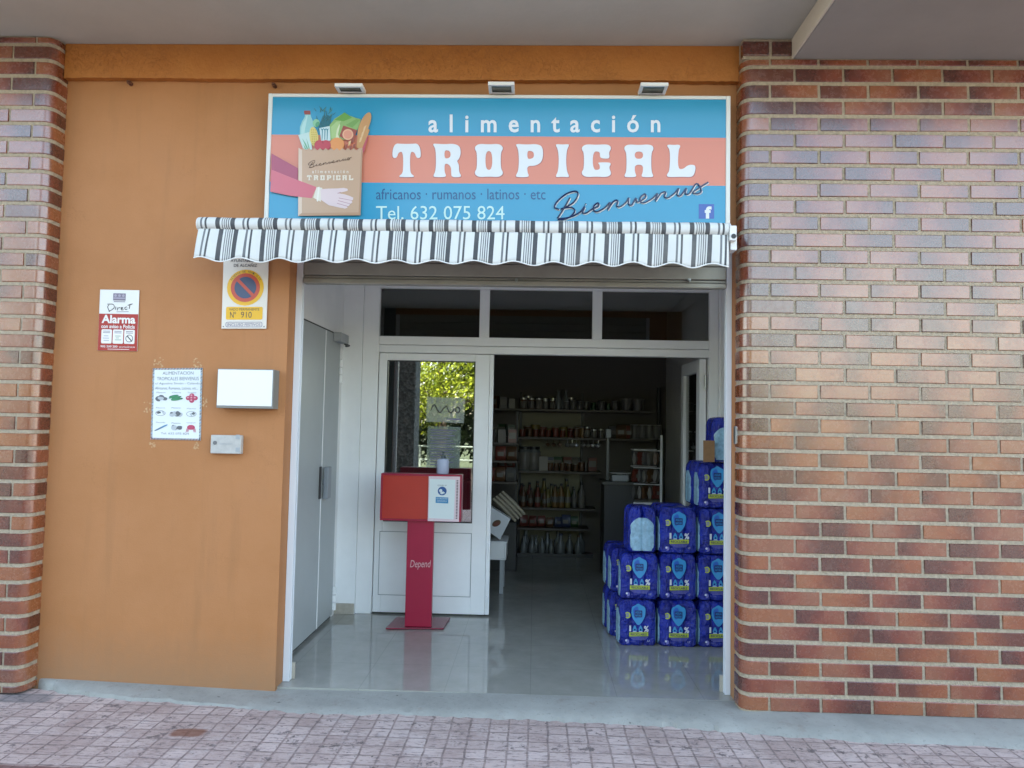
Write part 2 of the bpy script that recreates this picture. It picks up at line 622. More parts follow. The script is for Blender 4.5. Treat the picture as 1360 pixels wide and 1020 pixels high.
def text_geo(body, bold=0, space=1.0, shear=0):
    key = (body, bold, space, shear)
    if key in _TX:
        return _TX[key]
    c = bpy.data.curves.new('lettering', 'FONT')
    c.body = body
    c.size = 1
    c.offset = bold
    c.space_character = space
    c.shear = shear
    c.resolution_u = 3
    c.fill_mode = 'FRONT'
    o = bpy.data.objects.new('lettering', c)
    COL.objects.link(o)
    dg = bpy.context.evaluated_depsgraph_get()
    ev = o.evaluated_get(dg)
    me = ev.to_mesh()
    vs = [(v.co.x, v.co.y) for v in me.vertices]
    fs = [tuple(p.vertices) for p in me.polygons]
    ev.to_mesh_clear()
    bpy.data.objects.remove(o)
    bpy.data.curves.remove(c)
    x0, x1 = min(v[0] for v in vs), max(v[0] for v in vs)
    y0, y1 = min(v[1] for v in vs), max(v[1] for v in vs)
    vs = [((x - x0) / (x1 - x0), (y - y0) / (y1 - y0)) for x, y in vs]
    _TX[key] = (vs, fs, (x1 - x0) / (y1 - y0))
    return _TX[key]
def put_text(mb, body, box, fn, mi=0, bold=0, space=1.0, shear=0):
    """box in the pixel-like units that fn takes (y down): x0, y0, x1, y1"""
    vs, fs, _ = text_geo(body, bold, space, shear)
    x0, y0, x1, y1 = box
    pts = [fn(x0 + (x1 - x0) * u, y1 + (y0 - y1) * v) for u, v in vs]
    out = []
    for f in fs:
        a, b, c = [Vector(pts[i]) for i in f[:3]]
        out.append(f if (b - a).cross(c - a).y < 0 else tuple(reversed(f)))
    mb.add(pts, out, mi)
def rrect(x0, y0, x1, y1, r, n=4):
    q = []
    for cx, cy, a in ((x1 - r, y1 - r, 0), (x0 + r, y1 - r, pi / 2), (x0 + r, y0 + r, pi), (x1 - r, y0 + r, 1.5 * pi)):
        for i in range(n + 1):
            t = a + pi / 2 * i / n
            q.append((cx + r * cos(t), cy + r * sin(t)))
    return q


# ------------------------------------------------------------------ measured planes
PAVE_Z = -.03
Y_WALL, Y_BRICK, Y_FRONT = 0.0, -.12, 1.533
X_OPEN_L, X_OPEN_R = -1.30, 1.03
X_PIL = P(93, 62, 0).x            # right side of the left brick pillar
X_BRK = P(985, 500, Y_BRICK).x    # left end of the right brick wall
Z_SOF = 3.35
M_BRICK = brick_material()
M_MORTAR = mat('sandy_mortar', (.41, .34, .25), .9, .2, var=.22, vscale=60, bump=.8, bscale=160)
M_ORANGE = orange_material()
M_BEAM = beam_material()
M_TILE = tile_material()
M_STRIP = concrete_material('smooth_grey_cement', (.262, .262, .235), (.345, .345, .312))
M_PAVE = pavement_material()
M_SOF = mat('grey_soffit_render', (.44, .425, .365), .85, .2, var=.06, vscale=2, bump=.12, bscale=40)
M_WHITE = mat('white_lacquered_aluminium', (.87, .875, .86), .32, .5, var=.03, vscale=3)
M_WHITEWALL = mat('white_painted_plaster', (.84, .85, .84), .7, .3, var=.04, vscale=3, bump=.08, bscale=60)
M_GREYDOOR = mat('pale_grey_sheet_steel', (.40, .43, .43), .38, .5, var=.03, vscale=4)
M_DARK = mat('black_plastic', (.02, .02, .022), .4)
M_STEEL = mat('brushed_steel', (.45, .46, .47), .35, metal=.9)
M_GREYPL = mat('grey_plastic', (.35, .37, .38), .5)
M_RUST = mat('rusty_iron', (.13, .05, .025), .85, var=.4, vscale=90)

# ------------------------------------------------------------------ ground and setting
def sheet(name, x0, y0, x1, y1, z, m, nx=1, ny=1):
    b = MB()
    b.add([(x0, y0, z), (x1, y0, z), (x1, y1, z), (x0, y1, z)], [(0, 1, 2, 3)])
    return struct(b.build(name, m))
sheet('ground', -900, -900, 900, 900, -.20, mat('rough_grass', (.045, .06, .022), .95, var=.3, vscale=.2))
b = MB(); b.box((-30, -6.2, -.19), (30, -.02, PAVE_Z)); struct(b.build('pavement', M_PAVE))
b = MB(); b.box((-30, -6.36, -.19), (30, -6.203, PAVE_Z + .003)); struct(b.build('kerb', concrete_material('kerb_granite', (.36, .35, .34), (.44, .43, .42)), bevel=.012))
b = MB(); b.box((-60, -12.3, -.195), (60, -6.363, -.15)); struct(b.build('road', mat('asphalt', (.055, .055, .057), .85, var=.25, vscale=30, bump=.5, bscale=200)))
b = MB(); b.box((-30, -16, -.19), (30, -12.303, -.04)); struct(b.build('far_pavement', mat('far_paving', (.15, .14, .125), .85, var=.15, vscale=4)))

# cement strip between the wall and the pavers, its outer edge irregular
edge_px = [(-60, 903), (0, 907), (50, 914), (90, 922), (132, 928), (180, 932), (232, 934), (298, 941), (345, 944), (397, 949), (450, 951), (520, 951), (580, 953), (640, 956),
           (700, 957), (760, 961), (800, 963), (860, 965), (900, 968), (950, 972), (990, 976), (1060, 981), (1130, 986), (1200, 990), (1280, 992), (1400, 998), (1560, 1006), (1750, 1016)]
outer = []
for i in range(len(edge_px) - 1):
    a, c = edge_px[i], edge_px[i + 1]
    for k in range(6):
        t = k / 6
        q = PF(a[0] + (c[0] - a[0]) * t, a[1] + (c[1] - a[1]) * t + random.uniform(-1.6, 1.6), PAVE_Z)
        outer.append(q)
def wall_z(x):
    return .02 - .032 * (x + 2.55) / 1.25 if x < -1.3 else (-.012 + .024 * (x + 1.3) / 2.28 if x < .98 else .008)
b = MB()
rows = []
for q in outer:
    inner_y = .03 if X_OPEN_L - .1 < q.x < X_OPEN_R + .1 else (.01 if q.x < X_OPEN_R else Y_BRICK + .03)
    if q.x < X_PIL:
        inner_y = Y_BRICK + .03
    col = []
    for t, zt in ((0, 0), (.3, -.002), (.65, -.008), (.9, -.018), (1.0, -.032)):
        z = wall_z(q.x) + zt if t < .95 else PAVE_Z - .012
        if t == .9:
            z = (wall_z(q.x) + PAVE_Z) / 2 - .002
        col.append((q.x, inner_y + (q.y - inner_y) * t, min(z, -.0005) if -1.4 < q.x < 1.05 else z))
    rows.append(col)
n = 5
vs = [p for c in rows for p in c]
fs = []
for i in range(len(rows) - 1):
    for k in range(n - 1):
        fs.append((i * n + k, i * n + k + 1, (i + 1) * n + k + 1, (i + 1) * n + k))
b.add(vs, fs)
struct(b.build('cement_kerb_strip', M_STRIP, smooth=True))

# recess floor, shop floor (one polished sheet), ceilings
b = MB(); b.box((-2.2, .031, -.19), (2.2, 4.6, 0)); struct(b.build('floor', M_TILE))
b = MB(); b.box((-1.80, 1.62, 2.62), (1.62, 4.5, 2.75)); struct(b.build('shop_ceiling', mat('shop_ceiling_board', (.45, .44, .42), .9)))
b = MB(); b.box((-1.60, .16, 2.42), (1.5, 1.60, 2.55)); struct(b.build('recess_ceiling', M_WHITEWALL))
# overhanging storey above: soffit and the deeper soffit on the right
XS = P(1055, 78, Y_BRICK).x
ZS2 = P(1200, 78, Y_BRICK).z
b = MB(); b.box((-9, -.95, Z_SOF), (9, 6, Z_SOF + .25)); struct(b.build('soffit', M_SOF))
b = MB(); b.box((XS, -.945, ZS2), (8.9, 0, Z_SOF - .003)); struct(b.build('dropped_soffit', mat('dropped_soffit_render', (.29, .275, .25), .85, .2, var=.06, vscale=2), bevel=.004))
b = MB(); b.box((-9, -.95, Z_SOF + .253), (9, 6, 15.5)); tag(b.build('upper_storey', mat('upper_brick', (.26, .12, .07), .7, var=.15, vscale=6), origin=(0, 0, Z_SOF + .253)), 'brick upper storey overhanging the shop front, its underside seen as grey soffit', 'building')  # unseen floors; height chosen so their shadow covers pavement and road

b = MB(); b.box((XS - .012, -.947, ZS2 + .002), (XS - .0005, -.001, Z_SOF - .002)); struct(b.build('lit_soffit_face', mat('lit_soffit_face_tone', (.60, .54, .44), .8, .2, var=.05, vscale=5), bevel=.003))  # added paler strip: light caught by the step's left face, put into colour

# ------------------------------------------------------------------ ochre wall
ow = thing('ochre_wall', (-1.9, 0, 0), 'ochre orange rendered wall around the shop opening, carrying notices and boxes', 'wall')
b = MB()
b.box((X_PIL - .3, 0, -.1), (X_OPEN_L, .16, Z_SOF - .001))
b.box((X_OPEN_L + .0, 0, 2.36), (X_OPEN_R, .16, Z_SOF - .001))
b.box((X_OPEN_R, 0, -.1), (X_BRK + .3, .16, Z_SOF - .001))
b.build('wall', M_ORANGE, ow)
# proud beam with a ragged lower edge
b = MB()
zb = P(540, 105.5, -.04).z
pts = []
N = 160
for i in range(N + 1):
    x = X_PIL + .002 + (X_BRK + .05 - X_PIL) * i / N
    pts.append((x, -.04, zb + random.uniform(-.0022, .0022) + .001 * sin(x * 5)))
b.prism(pts + [(pts[-1][0], -.04, Z_SOF - .002), (pts[0][0], -.04, Z_SOF - .002)], (0, .0395, 0))
b.build('beam', M_BEAM, ow)
for px, py in ((172, 110), (364, 113)):
    q = P(px, py, -.02)
    b = MB(); b.tube([(q.x, -.03, q.z), (q.x, -.001, q.z)], .011, 6); b.tube([(q.x, -.042, q.z), (q.x, -.0301, q.z)], .006, 6)
    b.build('bolt', M_RUST, ow)

# ------------------------------------------------------------------ brick walls, every brick modelled
def brick_face(name, xc, xend, label, side, parent_loc, z0, z1, jA, jB, pitch=.2455, course=.0842, bed=.0190, joint=.0112, r=.055):
    """side +1: wall runs to +x from the rounded corner at xc; -1: runs to -x"""
    t = thing(name, parent_loc, label, 'wall' if 'wall' in name else 'pillar')
    Yf = Y_BRICK
    # mortar core follows the same rounded contour, set back
    def contour(x_len, inset, back=.0):
        pts = [(xc + side * inset, back)]
        for i in range(7):
            a = pi / 2 * i / 6
            pts.append((xc + side * (r + inset * 0 - (r - inset) * cos(a)), Yf + r - (r - inset) * sin(a)))
        pts.append((xc + side * x_len, Yf + inset))
        return pts
    L = abs(xend - xc)
    core = MB()
    c = contour(L, .0045) + [(xend, 0)]
    if side < 0:
        c = c[::-1]
    core.prism([(x, y, z0) for x, y in c], (0, 0, z1 - z0))
    core.build('mortar', M_MORTAR, t)
    b = MB()
    k = 0
    z = z1 - .05 if z1 > 3.3 else z1 - .012
    k = 0
    zt = z1 - .006 + .038
    while zt > z0 + .02:
        zb_ = max(zt - (course - bed), z0)
        js = [jA if k % 2 == 0 else jB]
        while js[-1] < L:
            js.append(js[-1] + pitch + random.uniform(-.003, .003))
        # corner brick
        tone, flip, th, rn = random.random(), random.random() < .5, random.uniform(-.3, .3), random.random()
        def tone_col(u):
            g = u if not flip else 1 - u
            return (tone, min(1, max(0, g * .9 + .05 + th)), rn, 1)
        lays = []
        ztop = min(zt, z1 - .004)
        for zz, ins in ((zb_, .003), (zb_ + .003, 0), (ztop - .003, 0), (ztop, .003)):
            lays.append([(x, y, zz) for x, y in contour(js[0] - joint / 2, ins)])
        m_ = len(lays[0])
        vs = [p for l in lays for p in l]
        cols = [tone_col(i / (m_ - 1)) for l in lays for i in range(m_)]
        fs = []
        for i in range(3):
            for q in range(m_ - 1):
                f = (i * m_ + q, i * m_ + q + 1, (i + 1) * m_ + q + 1, (i + 1) * m_ + q)
                fs.append(f if side > 0 else f[::-1])
        # end, top, bottom closures
        back = len(vs)
        for l in lays:
            vs.append((l[-1][0], Yf + .03, l[0][2])); cols.append(tone_col(1))
        for i in range(3):
            f = (i * m_ + m_ - 1, back + i, back + i + 1, (i + 1) * m_ + m_ - 1)
            fs.append(f if side > 0 else f[::-1])
        fs.append(tuple(range(m_ - 1, -1, -1)) + (back,) if side > 0 else tuple(range(m_)) + (back,))
        tp = tuple(3 * m_ + q for q in range(m_)) + (back + 3,)
        fs.append(tp if side > 0 else tp[::-1])
        b.add(vs, fs, 0, None, cols)
        for i in range(len(js) - 1):
            a0, a1 = js[i] + joint / 2, min(js[i + 1] - joint / 2, L)
            if a1 - a0 < .02:
                continue
            tone, flip, th, rn = random.random(), random.random() < .5, random.uniform(-.32, .32), random.random()
            dy = random.uniform(-.0022, .0022)
            xa, xb = sorted((xc + side * a0, xc + side * a1))
            e = .0028
            nx = 5
            vs, cols, fs = [], [], []
            jz = random.uniform(-.0012, .0012)
            for zz, yy, ex in ((zb_ + jz, Yf + .03, 0), (zb_ + jz, Yf + e + dy, 0), (zb_ + e + jz, Yf + dy, e), (ztop - e + jz, Yf + dy, e), (ztop + jz, Yf + e + dy, 0), (ztop + jz, Yf + .03, 0)):
                for q in range(nx):
                    u = q / (nx - 1)
                    vs.append((xa + ex + (xb - xa - 2 * ex) * u, yy, zz)); cols.append(tone_col(u))
            for i2 in range(5):
                for q in range(nx - 1):
                    fs.append((i2 * nx + q, i2 * nx + q + 1, (i2 + 1) * nx + q + 1, (i2 + 1) * nx + q))
            fs.append(tuple(i2 * nx for i2 in range(5, -1, -1)))
            fs.append(tuple(i2 * nx + nx - 1 for i2 in range(6)))
            b.add(vs, fs, 0, None, cols)
        zt -= course
        k += 1
    b.build('bricks', M_BRICK, t, smooth=True)
    return t
zc0 = P(1200, 951, Y_BRICK).z
brick_face('brick_wall', X_BRK, X_BRK + 3.2, 'wide red brick wall with rounded corner right of the shop entrance', 1, (X_BRK + 1, 0, 0), -.02, ZS2 - .002, .137, .26)
# strip of the same wall that rises above the dropped soffit's edge is its own short return
b = MB(); b.box((X_BRK + .004, Y_BRICK + .006, ZS2 - .0005), (XS - .002, 0, Z_SOF - .004))
for i, (za, zb2) in enumerate(((ZS2 + .012, Z_SOF - .012),)):
    b2 = MB()
bo = [o for o in bpy.data.objects if o.name == 'brick_wall'][0]
b.build('mortar', M_MORTAR, bo)
b = MB()
for xa, xb in ((X_BRK + .002, X_BRK + .135), (X_BRK + .148, XS - .006)):
    c0 = (random.random(), random.uniform(0, .5), .5, 1)
    o0 = len(b.v)
    b.box((xa, Y_BRICK, ZS2 + .013), (xb, Y_BRICK + .05, Z_SOF - .016))
    for i in range(8):
        b.col[o0 + i] = c0
b.build('bricks', M_BRICK, bo, bevel=.006)
brick_face('brick_pillar', X_PIL, X_PIL - 1.6, 'narrow red brick pillar with rounded edge left of the ochre wall', -1, (X_PIL - .5, 0, 0), -.02, Z_SOF - .003, .10, .222)

# ------------------------------------------------------------------ recess walls
b = MB(); b.box((-1.404, .1615, 0), (X_OPEN_L + .001, .172, 2.418)); tag(b.build('added_jamb_lining', mat('added_dark_lining', (.10, .115, .12), .6), origin=(-1.35, .165, 0)), 'added dark grey sheet that darkens the door glass reflection, on the inner face of the left ochre jamb', 'lining')  # unseen sheet added so the door glass mirrors dark instead of ochre
b = MB(); b.box((-1.55, .161, 0), (-1.405, 1.60, 2.419)); tag(b.build('recess_wall', M_WHITEWALL, origin=(-1.47, .8, 0)), 'white left side wall of the entrance recess, holding the grey steel door', 'wall')
b = MB(); b.box((1.32, .161, 0), (1.46, 1.60, 2.419)); tag(b.build('recess_wall', M_WHITEWALL, origin=(1.39, .8, 0)), 'white right side wall of the entrance recess behind the stacked water packs', 'wall')
# shop interior shell
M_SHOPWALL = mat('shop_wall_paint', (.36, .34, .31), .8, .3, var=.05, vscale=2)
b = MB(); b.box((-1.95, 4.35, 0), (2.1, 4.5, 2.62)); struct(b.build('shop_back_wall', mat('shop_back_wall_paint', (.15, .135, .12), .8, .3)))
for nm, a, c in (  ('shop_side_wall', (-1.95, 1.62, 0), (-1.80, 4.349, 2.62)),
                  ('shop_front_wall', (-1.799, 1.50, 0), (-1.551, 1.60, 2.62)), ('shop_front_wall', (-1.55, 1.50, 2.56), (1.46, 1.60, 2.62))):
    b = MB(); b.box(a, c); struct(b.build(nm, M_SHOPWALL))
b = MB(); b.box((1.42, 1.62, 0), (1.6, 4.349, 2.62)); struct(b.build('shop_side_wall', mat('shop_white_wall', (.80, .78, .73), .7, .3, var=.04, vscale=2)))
# outer shell so no daylight leaks in
b = MB(); b.box((-3.2, 4.9, -.19), (3.2, 5.05, Z_SOF - .002)); struct(b.build('rear_outer_wall', M_SHOPWALL))
b = MB(); b.box((-3.2, .3, -.19), (-3.05, 4.899, Z_SOF - .002)); struct(b.build('side_outer_wall', M_SHOPWALL))
b = MB(); b.box((3.05, .3, -.19), (3.2, 4.899, Z_SOF - .002)); struct(b.build('side_outer_wall', M_SHOPWALL))
b = MB(); b.box((-9, .17, -.19), (-3.21, .3, Z_SOF - .002)); b.box((3.21, .17, -.19), (9, .3, Z_SOF - .002)); struct(b.build('neighbouring_outer_wall', M_ORANGE))

# skirting tiles at jamb feet
M_SKIRT = mat('beige_skirting_tile', (.42, .38, .31), .3, var=.1, vscale=30)
sk = thing('skirting', (-1.35, .9, 0), 'beige tile skirting at the foot of the entrance recess walls', 'skirting')
b = MB(); b.box((X_OPEN_L + .002, .1505, .0005), (X_OPEN_L + .05, .166, .085)); b.build('tile', M_SKIRT, sk, bevel=.002)
b = MB(); b.box((X_OPEN_R - .045, .1505, .0005), (X_OPEN_R - .002, .166, .085)); b.build('tile', M_SKIRT, sk, bevel=.002)
b = MB(); b.box((-1.404, 1.498, .0005), (-1.262, 1.511, .075)); b.build('tile', M_SKIRT, sk, bevel=.002)

# ------------------------------------------------------------------ roller shutter
rs = thing('roller_shutter', (-.15, .08, 2.05), 'grey rolled up metal shutter above the shop entrance with its side rails', 'shutter')
M_SHUT = mat('grey_beige_shutter_steel', (.32, .305, .26), .42, metal=.25, var=.08, vscale=8)
zs0 = P(680, 380, .115).z
zs1 = P(680, 350, .115).z
b = MB()
h1 = zs1 - zs0
for k, (a, c, yy) in enumerate(((0, .22, .100), (.24, .36, .112), (.38, .95, .106), (.97, 1.5, .114), (1.52, 2.1, .11))):
    b.box((X_OPEN_L + .038, yy, zs0 + a * h1), (X_OPEN_R - .032, .1565, zs0 + c * h1))
b.build('curtain', M_SHUT, rs, bevel=.004)
for px in (686, 915):
    q = P(px, 372, .1)
    b = MB(); b.tube([(q.x, .105, q.z), (q.x, .082, q.z)], .008, 10); b.tube([(q.x, .081, q.z - .014), (q.x, .081, q.z + .004)], .004, 6)
    b.build('lock', M_STEEL, rs)
for xa, xb in ((X_OPEN_L + .001, X_OPEN_L + .036), (X_OPEN_R - .030, X_OPEN_R - .001)):
    b = MB()
    b.box((xa, .108, .0005), (xb, .122, zs0 + .3)); b.box((xa, .136, .0005), (xb, .15, zs0 + .3))
    xw_ = (xa, xa + .008) if xa < 0 else (xb - .008, xb)
    b.box((xw_[0], .1222, .0005), (xw_[1], .1358, zs0 + .3))
    b.build('side_rail', mat('white_rail_paint', (.70, .73, .76), .35), rs, bevel=.002)
q = PX(979, 578, X_OPEN_R - .004)
b = MB(); b.box((X_OPEN_R - .018, q.y - .02, q.z - .045), (X_OPEN_R - .001, q.y + .02, q.z + .045)); b.build('rail_latch', M_STEEL, rs, bevel=.004)

# ------------------------------------------------------------------ grey steel side door
XD = -1.394
sd = thing('steel_door', (XD, .8, 0), 'pale grey two leaf steel door on the left wall of the entrance recess', 'door')
seam_y = PX(419, 838, XD).y
end_y = 1.40
top_z = PX(404, 425, XD).z
b = MB(); b.box((XD - .0104, .163, .001), (XD - .0102 - .0006, end_y + .012, top_z + .014)); b.build('gap_shade', mat('gap_shade_dark', (.03, .03, .03), .8), sd)  # near-black sheet behind the leaves, painting the shade in the door gaps
M_SEAM = mat('gap_shade_dark', (.03, .03, .03), .8)
for ya, yb in ((.165, seam_y - .004), (seam_y + .004, end_y)):
    b = MB(); b.box((XD - .010, ya, .022), (XD + .004, yb, top_z)); lf = b.build('leaf', M_GREYDOOR, sd, bevel=.002)
    if ya > .3:
        pass
b = MB(); b.box((XD + .0042, seam_y - .006, .024), (XD + .0085, seam_y + .006, top_z - .004)); b.build('seam_highlight', M_WHITE, sd, bevel=.0015)  # added white strip; its colour stands for the highlight along the seam
q = PX(428, 640, XD)
b = MB()
b.box((XD + .0045, seam_y - .05, q.z - .105), (XD + .012, seam_y - .012, q.z + .105)); b.build('handle_plate', M_DARK, sd, bevel=.003)
b = MB()
b.box((XD + .018, seam_y + .008, q.z - .11), (XD + .05, seam_y + .085, q.z + .10)); b.box((XD + .0045, seam_y + .02, q.z - .02), (XD + .0178, seam_y + .05, q.z + .02)); b.build('handle', mat('grey_handle', (.25, .27, .29), .35), sd, bevel=.006)
for zz in (1.72, .13):
    b = MB()
    for dz in (-.055, 0, .055):
        b.tube([(XD + .012, end_y + .008, zz + dz - .024), (XD + .012, end_y + .008, zz + dz + .024)], .016, 10)
    b.build('hinge', M_WHITE, sd, smooth=True)
b = MB()
b.box((XD + .005, end_y - .20, 1.915), (XD + .06, end_y + .01, 1.975)); cl = b.build('door_closer', M_GREYPL, sd, bevel=.004)
b = MB(); b.tube([(XD + .04, end_y - .02, 1.913), (XD + .05, end_y + .06, 1.909), (XD + .02, end_y + .09, 1.909)], .008, 6); b.build('closer_arm', M_DARK, cl)

# ------------------------------------------------------------------ white shopfront
YF = Y_FRONT
sf = thing('shopfront', (0, YF, 0), 'white aluminium shopfront with closed glazed left leaf, open right leaf and transom windows', 'shopfront')
def fx(px, py=460):
    return P(px, py, YF).x
def fz(py, px=700):
    return P(px, py, YF).z
FD0, FD1 = YF, YF + .062
b = MB()
xl0, xl1 = -1.26, fx(498, 640)
xr0, xr1 = fx(941, 640), fx(953, 640)
zt0, zt1 = fz(449), fz(471)
ztop = 2.40
b.box((xl0, FD0 - .002, 0.0), (xl1, FD1, ztop))
b.box((xr0, FD0 - .002, 0.0), (xr1, FD1, ztop))
b.box((xl1, FD0, zt1), (xr0, FD1, zt1 + .055))
b.box((xl1, FD0 + .004, zt1 + .058), (xr0, FD1, zt0))
b.box((xl1, FD0 + .002, fz(385)), (xr0, FD1, ztop))
m1 = (fx(637, 415), fx(650, 415)); m2 = (fx(787, 415), fx(800, 415))
for a, c in (m1, m2):
    b.box((a, FD0 + .003, zt0), (c, FD1, fz(385)))
b.build('frame', M_WHITE, sf, bevel=.004)
# white side returns between the frame and recess walls
b = MB(); b.box((-1.404, YF - .02, 0), (xl0 - .001, YF + .06, 2.418)); b.build('side_panel', M_WHITEWALL, sf)
b = MB(); b.box((xr1 + .001, YF - .02, 0), (1.319, YF + .06, 2.418)); b.build('side_panel', M_WHITEWALL, sf)
M_GLASS = glass_material('reflective_door_glass', .34, (.78, .82, .8))
M_GLASS2 = glass_material('transom_glass', .09, (.55, .55, .5))
for a, c in ((xl1, m1[0]), (m1[1], m2[0]), (m2[1], xr0)):
    b = MB(); b.box((a + .001, YF + .03, zt0 + .001), (c - .001, YF + .036, fz(385) - .001)); b.build('transom_pane', M_GLASS2, sf)
# closed left leaf
lx0, lx1 = fx(499, 640), fx(647, 640)
lz0, lz1 = .012, zt1 - .004
gx0, gx1 = fx(511, 590), fx(629, 590)
gz0, gz1 = fz(694, 570), fz(479, 570)
b = MB()
yd0, yd1 = YF + .006, YF + .056
b.box((lx0, yd0, lz0), (gx0, yd1, lz1)); b.box((gx1, yd0, lz0), (lx1, yd1, lz1))
b.box((gx0, yd0, gz1), (gx1, yd1, lz1)); b.box((gx0, yd0, lz0), (gx1, yd1, gz0))
ld = b.build('door', M_WHITE, sf, bevel=.0035)
ld['label'] = 'closed left leaf with glass above and white panel below'
b = MB(); b.box((gx0 - .001, YF + .028, gz0 - .001), (gx1 + .001, YF + .034, gz1 + .001)); b.build('glass', M_GLASS, ld)
pz0, pz1 = fz(792, 570), fz(707, 570)
px0, px1 = gx0 - .02, gx1 + .0
b = MB()
b.box((px0 + .004, yd0 - .003, pz0 + .004), (px1 - .004, yd0 - .0005, pz1 - .004)); b.build('lower_panel', M_WHITE, ld, bevel=.002)
b = MB()
for a, c in (((px0, pz0), (px1, pz0 + .0035)), ((px0, pz1 - .0035), (px1, pz1)), ((px0, pz0 + .0036), (px0 + .0035, pz1 - .0036)), ((px1 - .0035, pz0 + .0036), (px1, pz1 - .0036))):
    b.box((a[0], yd0 - .0018, a[1]), (c[0], yd0 - .0004, c[1]))
b.build('groove_shade', mat('groove_shade_grey', (.22, .24, .25), .6), ld)  # raised grey strips; the groove's shade is put into their colour
b = MB()
for zz in (gz1 - .2, gz0 + .25, .1, gz0 - .18):
    b.box((lx1 + .004, YF - .001, zz - .04), (lx1 + .018, YF + .012, zz + .04))
b.box((lx1 + .0015, YF + .012, lz0), (lx1 + .03, YF + .055, lz1)); b.build('edge_strip', M_WHITE, ld, bevel=.002)
# gasket lines round the glass
b = MB()
g = .006
for a, c in (((gx0, gz0), (gx0 + g, gz1)), ((gx1 - g, gz0), (gx1, gz1)), ((gx0 + g, gz1 - g), (gx1 - g, gz1)), ((gx0 + g, gz0), (gx1 - g, gz0 + g))):
    b.box((a[0], YF + .012, a[1]), (c[0], YF + .027, c[1]))
b.build('gasket', M_DARK, ld)
# open right leaf, swung inwards about 120 degrees
hx, hy = xr0 - .004, YF + .066
ang = radians(91)
ux, uy = cos(ang), sin(ang)   # along the leaf (from hinge), into the shop
def leaf_pt(s, t, z):
    return (hx + ux * s - uy * t, hy + uy * s + ux * t, z)
def leaf_box(mb, s0, s1, t0, t1, z0, z1, mi=0):
    vs = [leaf_pt(s, t, z) for z in (z0, z1) for s, t in ((s0, t0), (s1, t0), (s1, t1), (s0, t1))]
    mb.add(vs, [(0, 3, 2, 1), (4, 5, 6, 7), (0, 1, 5, 4), (1, 2, 6, 5), (2, 3, 7, 6), (3, 0, 4, 7)], mi)
b = MB()
LW = .62
leaf_box(b, 0, .10, 0, .05, .012, lz1); leaf_box(b, LW - .085, LW, 0, .05, .012, lz1)
leaf_box(b, .10, LW - .085, 0, .05, lz1 - .09, lz1); leaf_box(b, .10, LW - .085, 0, .05, .012, gz0)
rd = b.build('door', M_WHITE, sf, bevel=.003)
rd['label'] = 'open right leaf swung into the shop'
b = MB(); leaf_box(b, .099, LW - .084, .022, .028, gz0 - .001, lz1 - .089); b.build('glass', M_GLASS2, rd)
for zz in (.25, 1.0, 1.7):
    b = MB(); b.tube([(hx - .012, hy - .022, zz - .05), (hx - .012, hy - .022, zz + .05)], .010, 8)
    b.build('hinge', M_STEEL, rd)

# ------------------------------------------------------------------ shop sign
YS = -.085
LAY = [0]
def on(Y):
    """returns fn(px, py) -> point on the upright plane y = Y"""
    return lambda px, py: P(px, py, Y)
a, c = P(356, 125.5, YS), P(970, 127, YS)
zS1 = (a.z + c.z) / 2
zS0 = P(352, 318, YS).z
xS0, xS1 = (a.x + P(352, 287, YS).x) / 2, c.x
sg = thing('shop_sign', (0, YS, zS0), 'blue and salmon shop sign reading alimentación tropical, with grocery bag picture', 'sign')
M_PALEB = mat('sign_blue', lin(56, 166, 208, .70), .16, .5)
M_SALM = mat('sign_salmon', lin(240, 146, 116, .70), .16, .5)
M_SWHITE = mat('sign_white', (.66, .675, .70), .2, .5)
M_SWARM = mat('sign_frame_white', (.66, .65, .61), .3, .5)
b = MB(); b.box((xS0 + .012, YS + .0005, zS0), (xS1 - .012, -.001, zS1 - .012)); b.build('box', M_DARK, sg)
b = MB()
fr = .022
b.box((xS0, YS - .006, zS0), (xS0 + fr, YS + .03, zS1)); b.box((xS1 - fr, YS - .006, zS0), (xS1, YS + .03, zS1)); b.box((xS0 + fr, YS - .006, zS1 - fr * .8), (xS1 - fr, YS + .03, zS1))
b.build('frame', M_SWARM, sg, bevel=.003)
za, zb2 = P(660, 181, YS).z, P(660, 244, YS).z
b = MB()
b.box((xS0 + fr, YS - .0005, zS0), (xS1 - fr, YS + .0004, zb2), 0)
b.box((xS0 + fr, YS - .0005, zb2), (xS1 - fr, YS + .0004, za), 1)
b.box((xS0 + fr, YS - .0005, za), (xS1 - fr, YS + .0004, zS1 - fr * .8), 0)
b.build('face', [M_PALEB, M_SALM], sg)
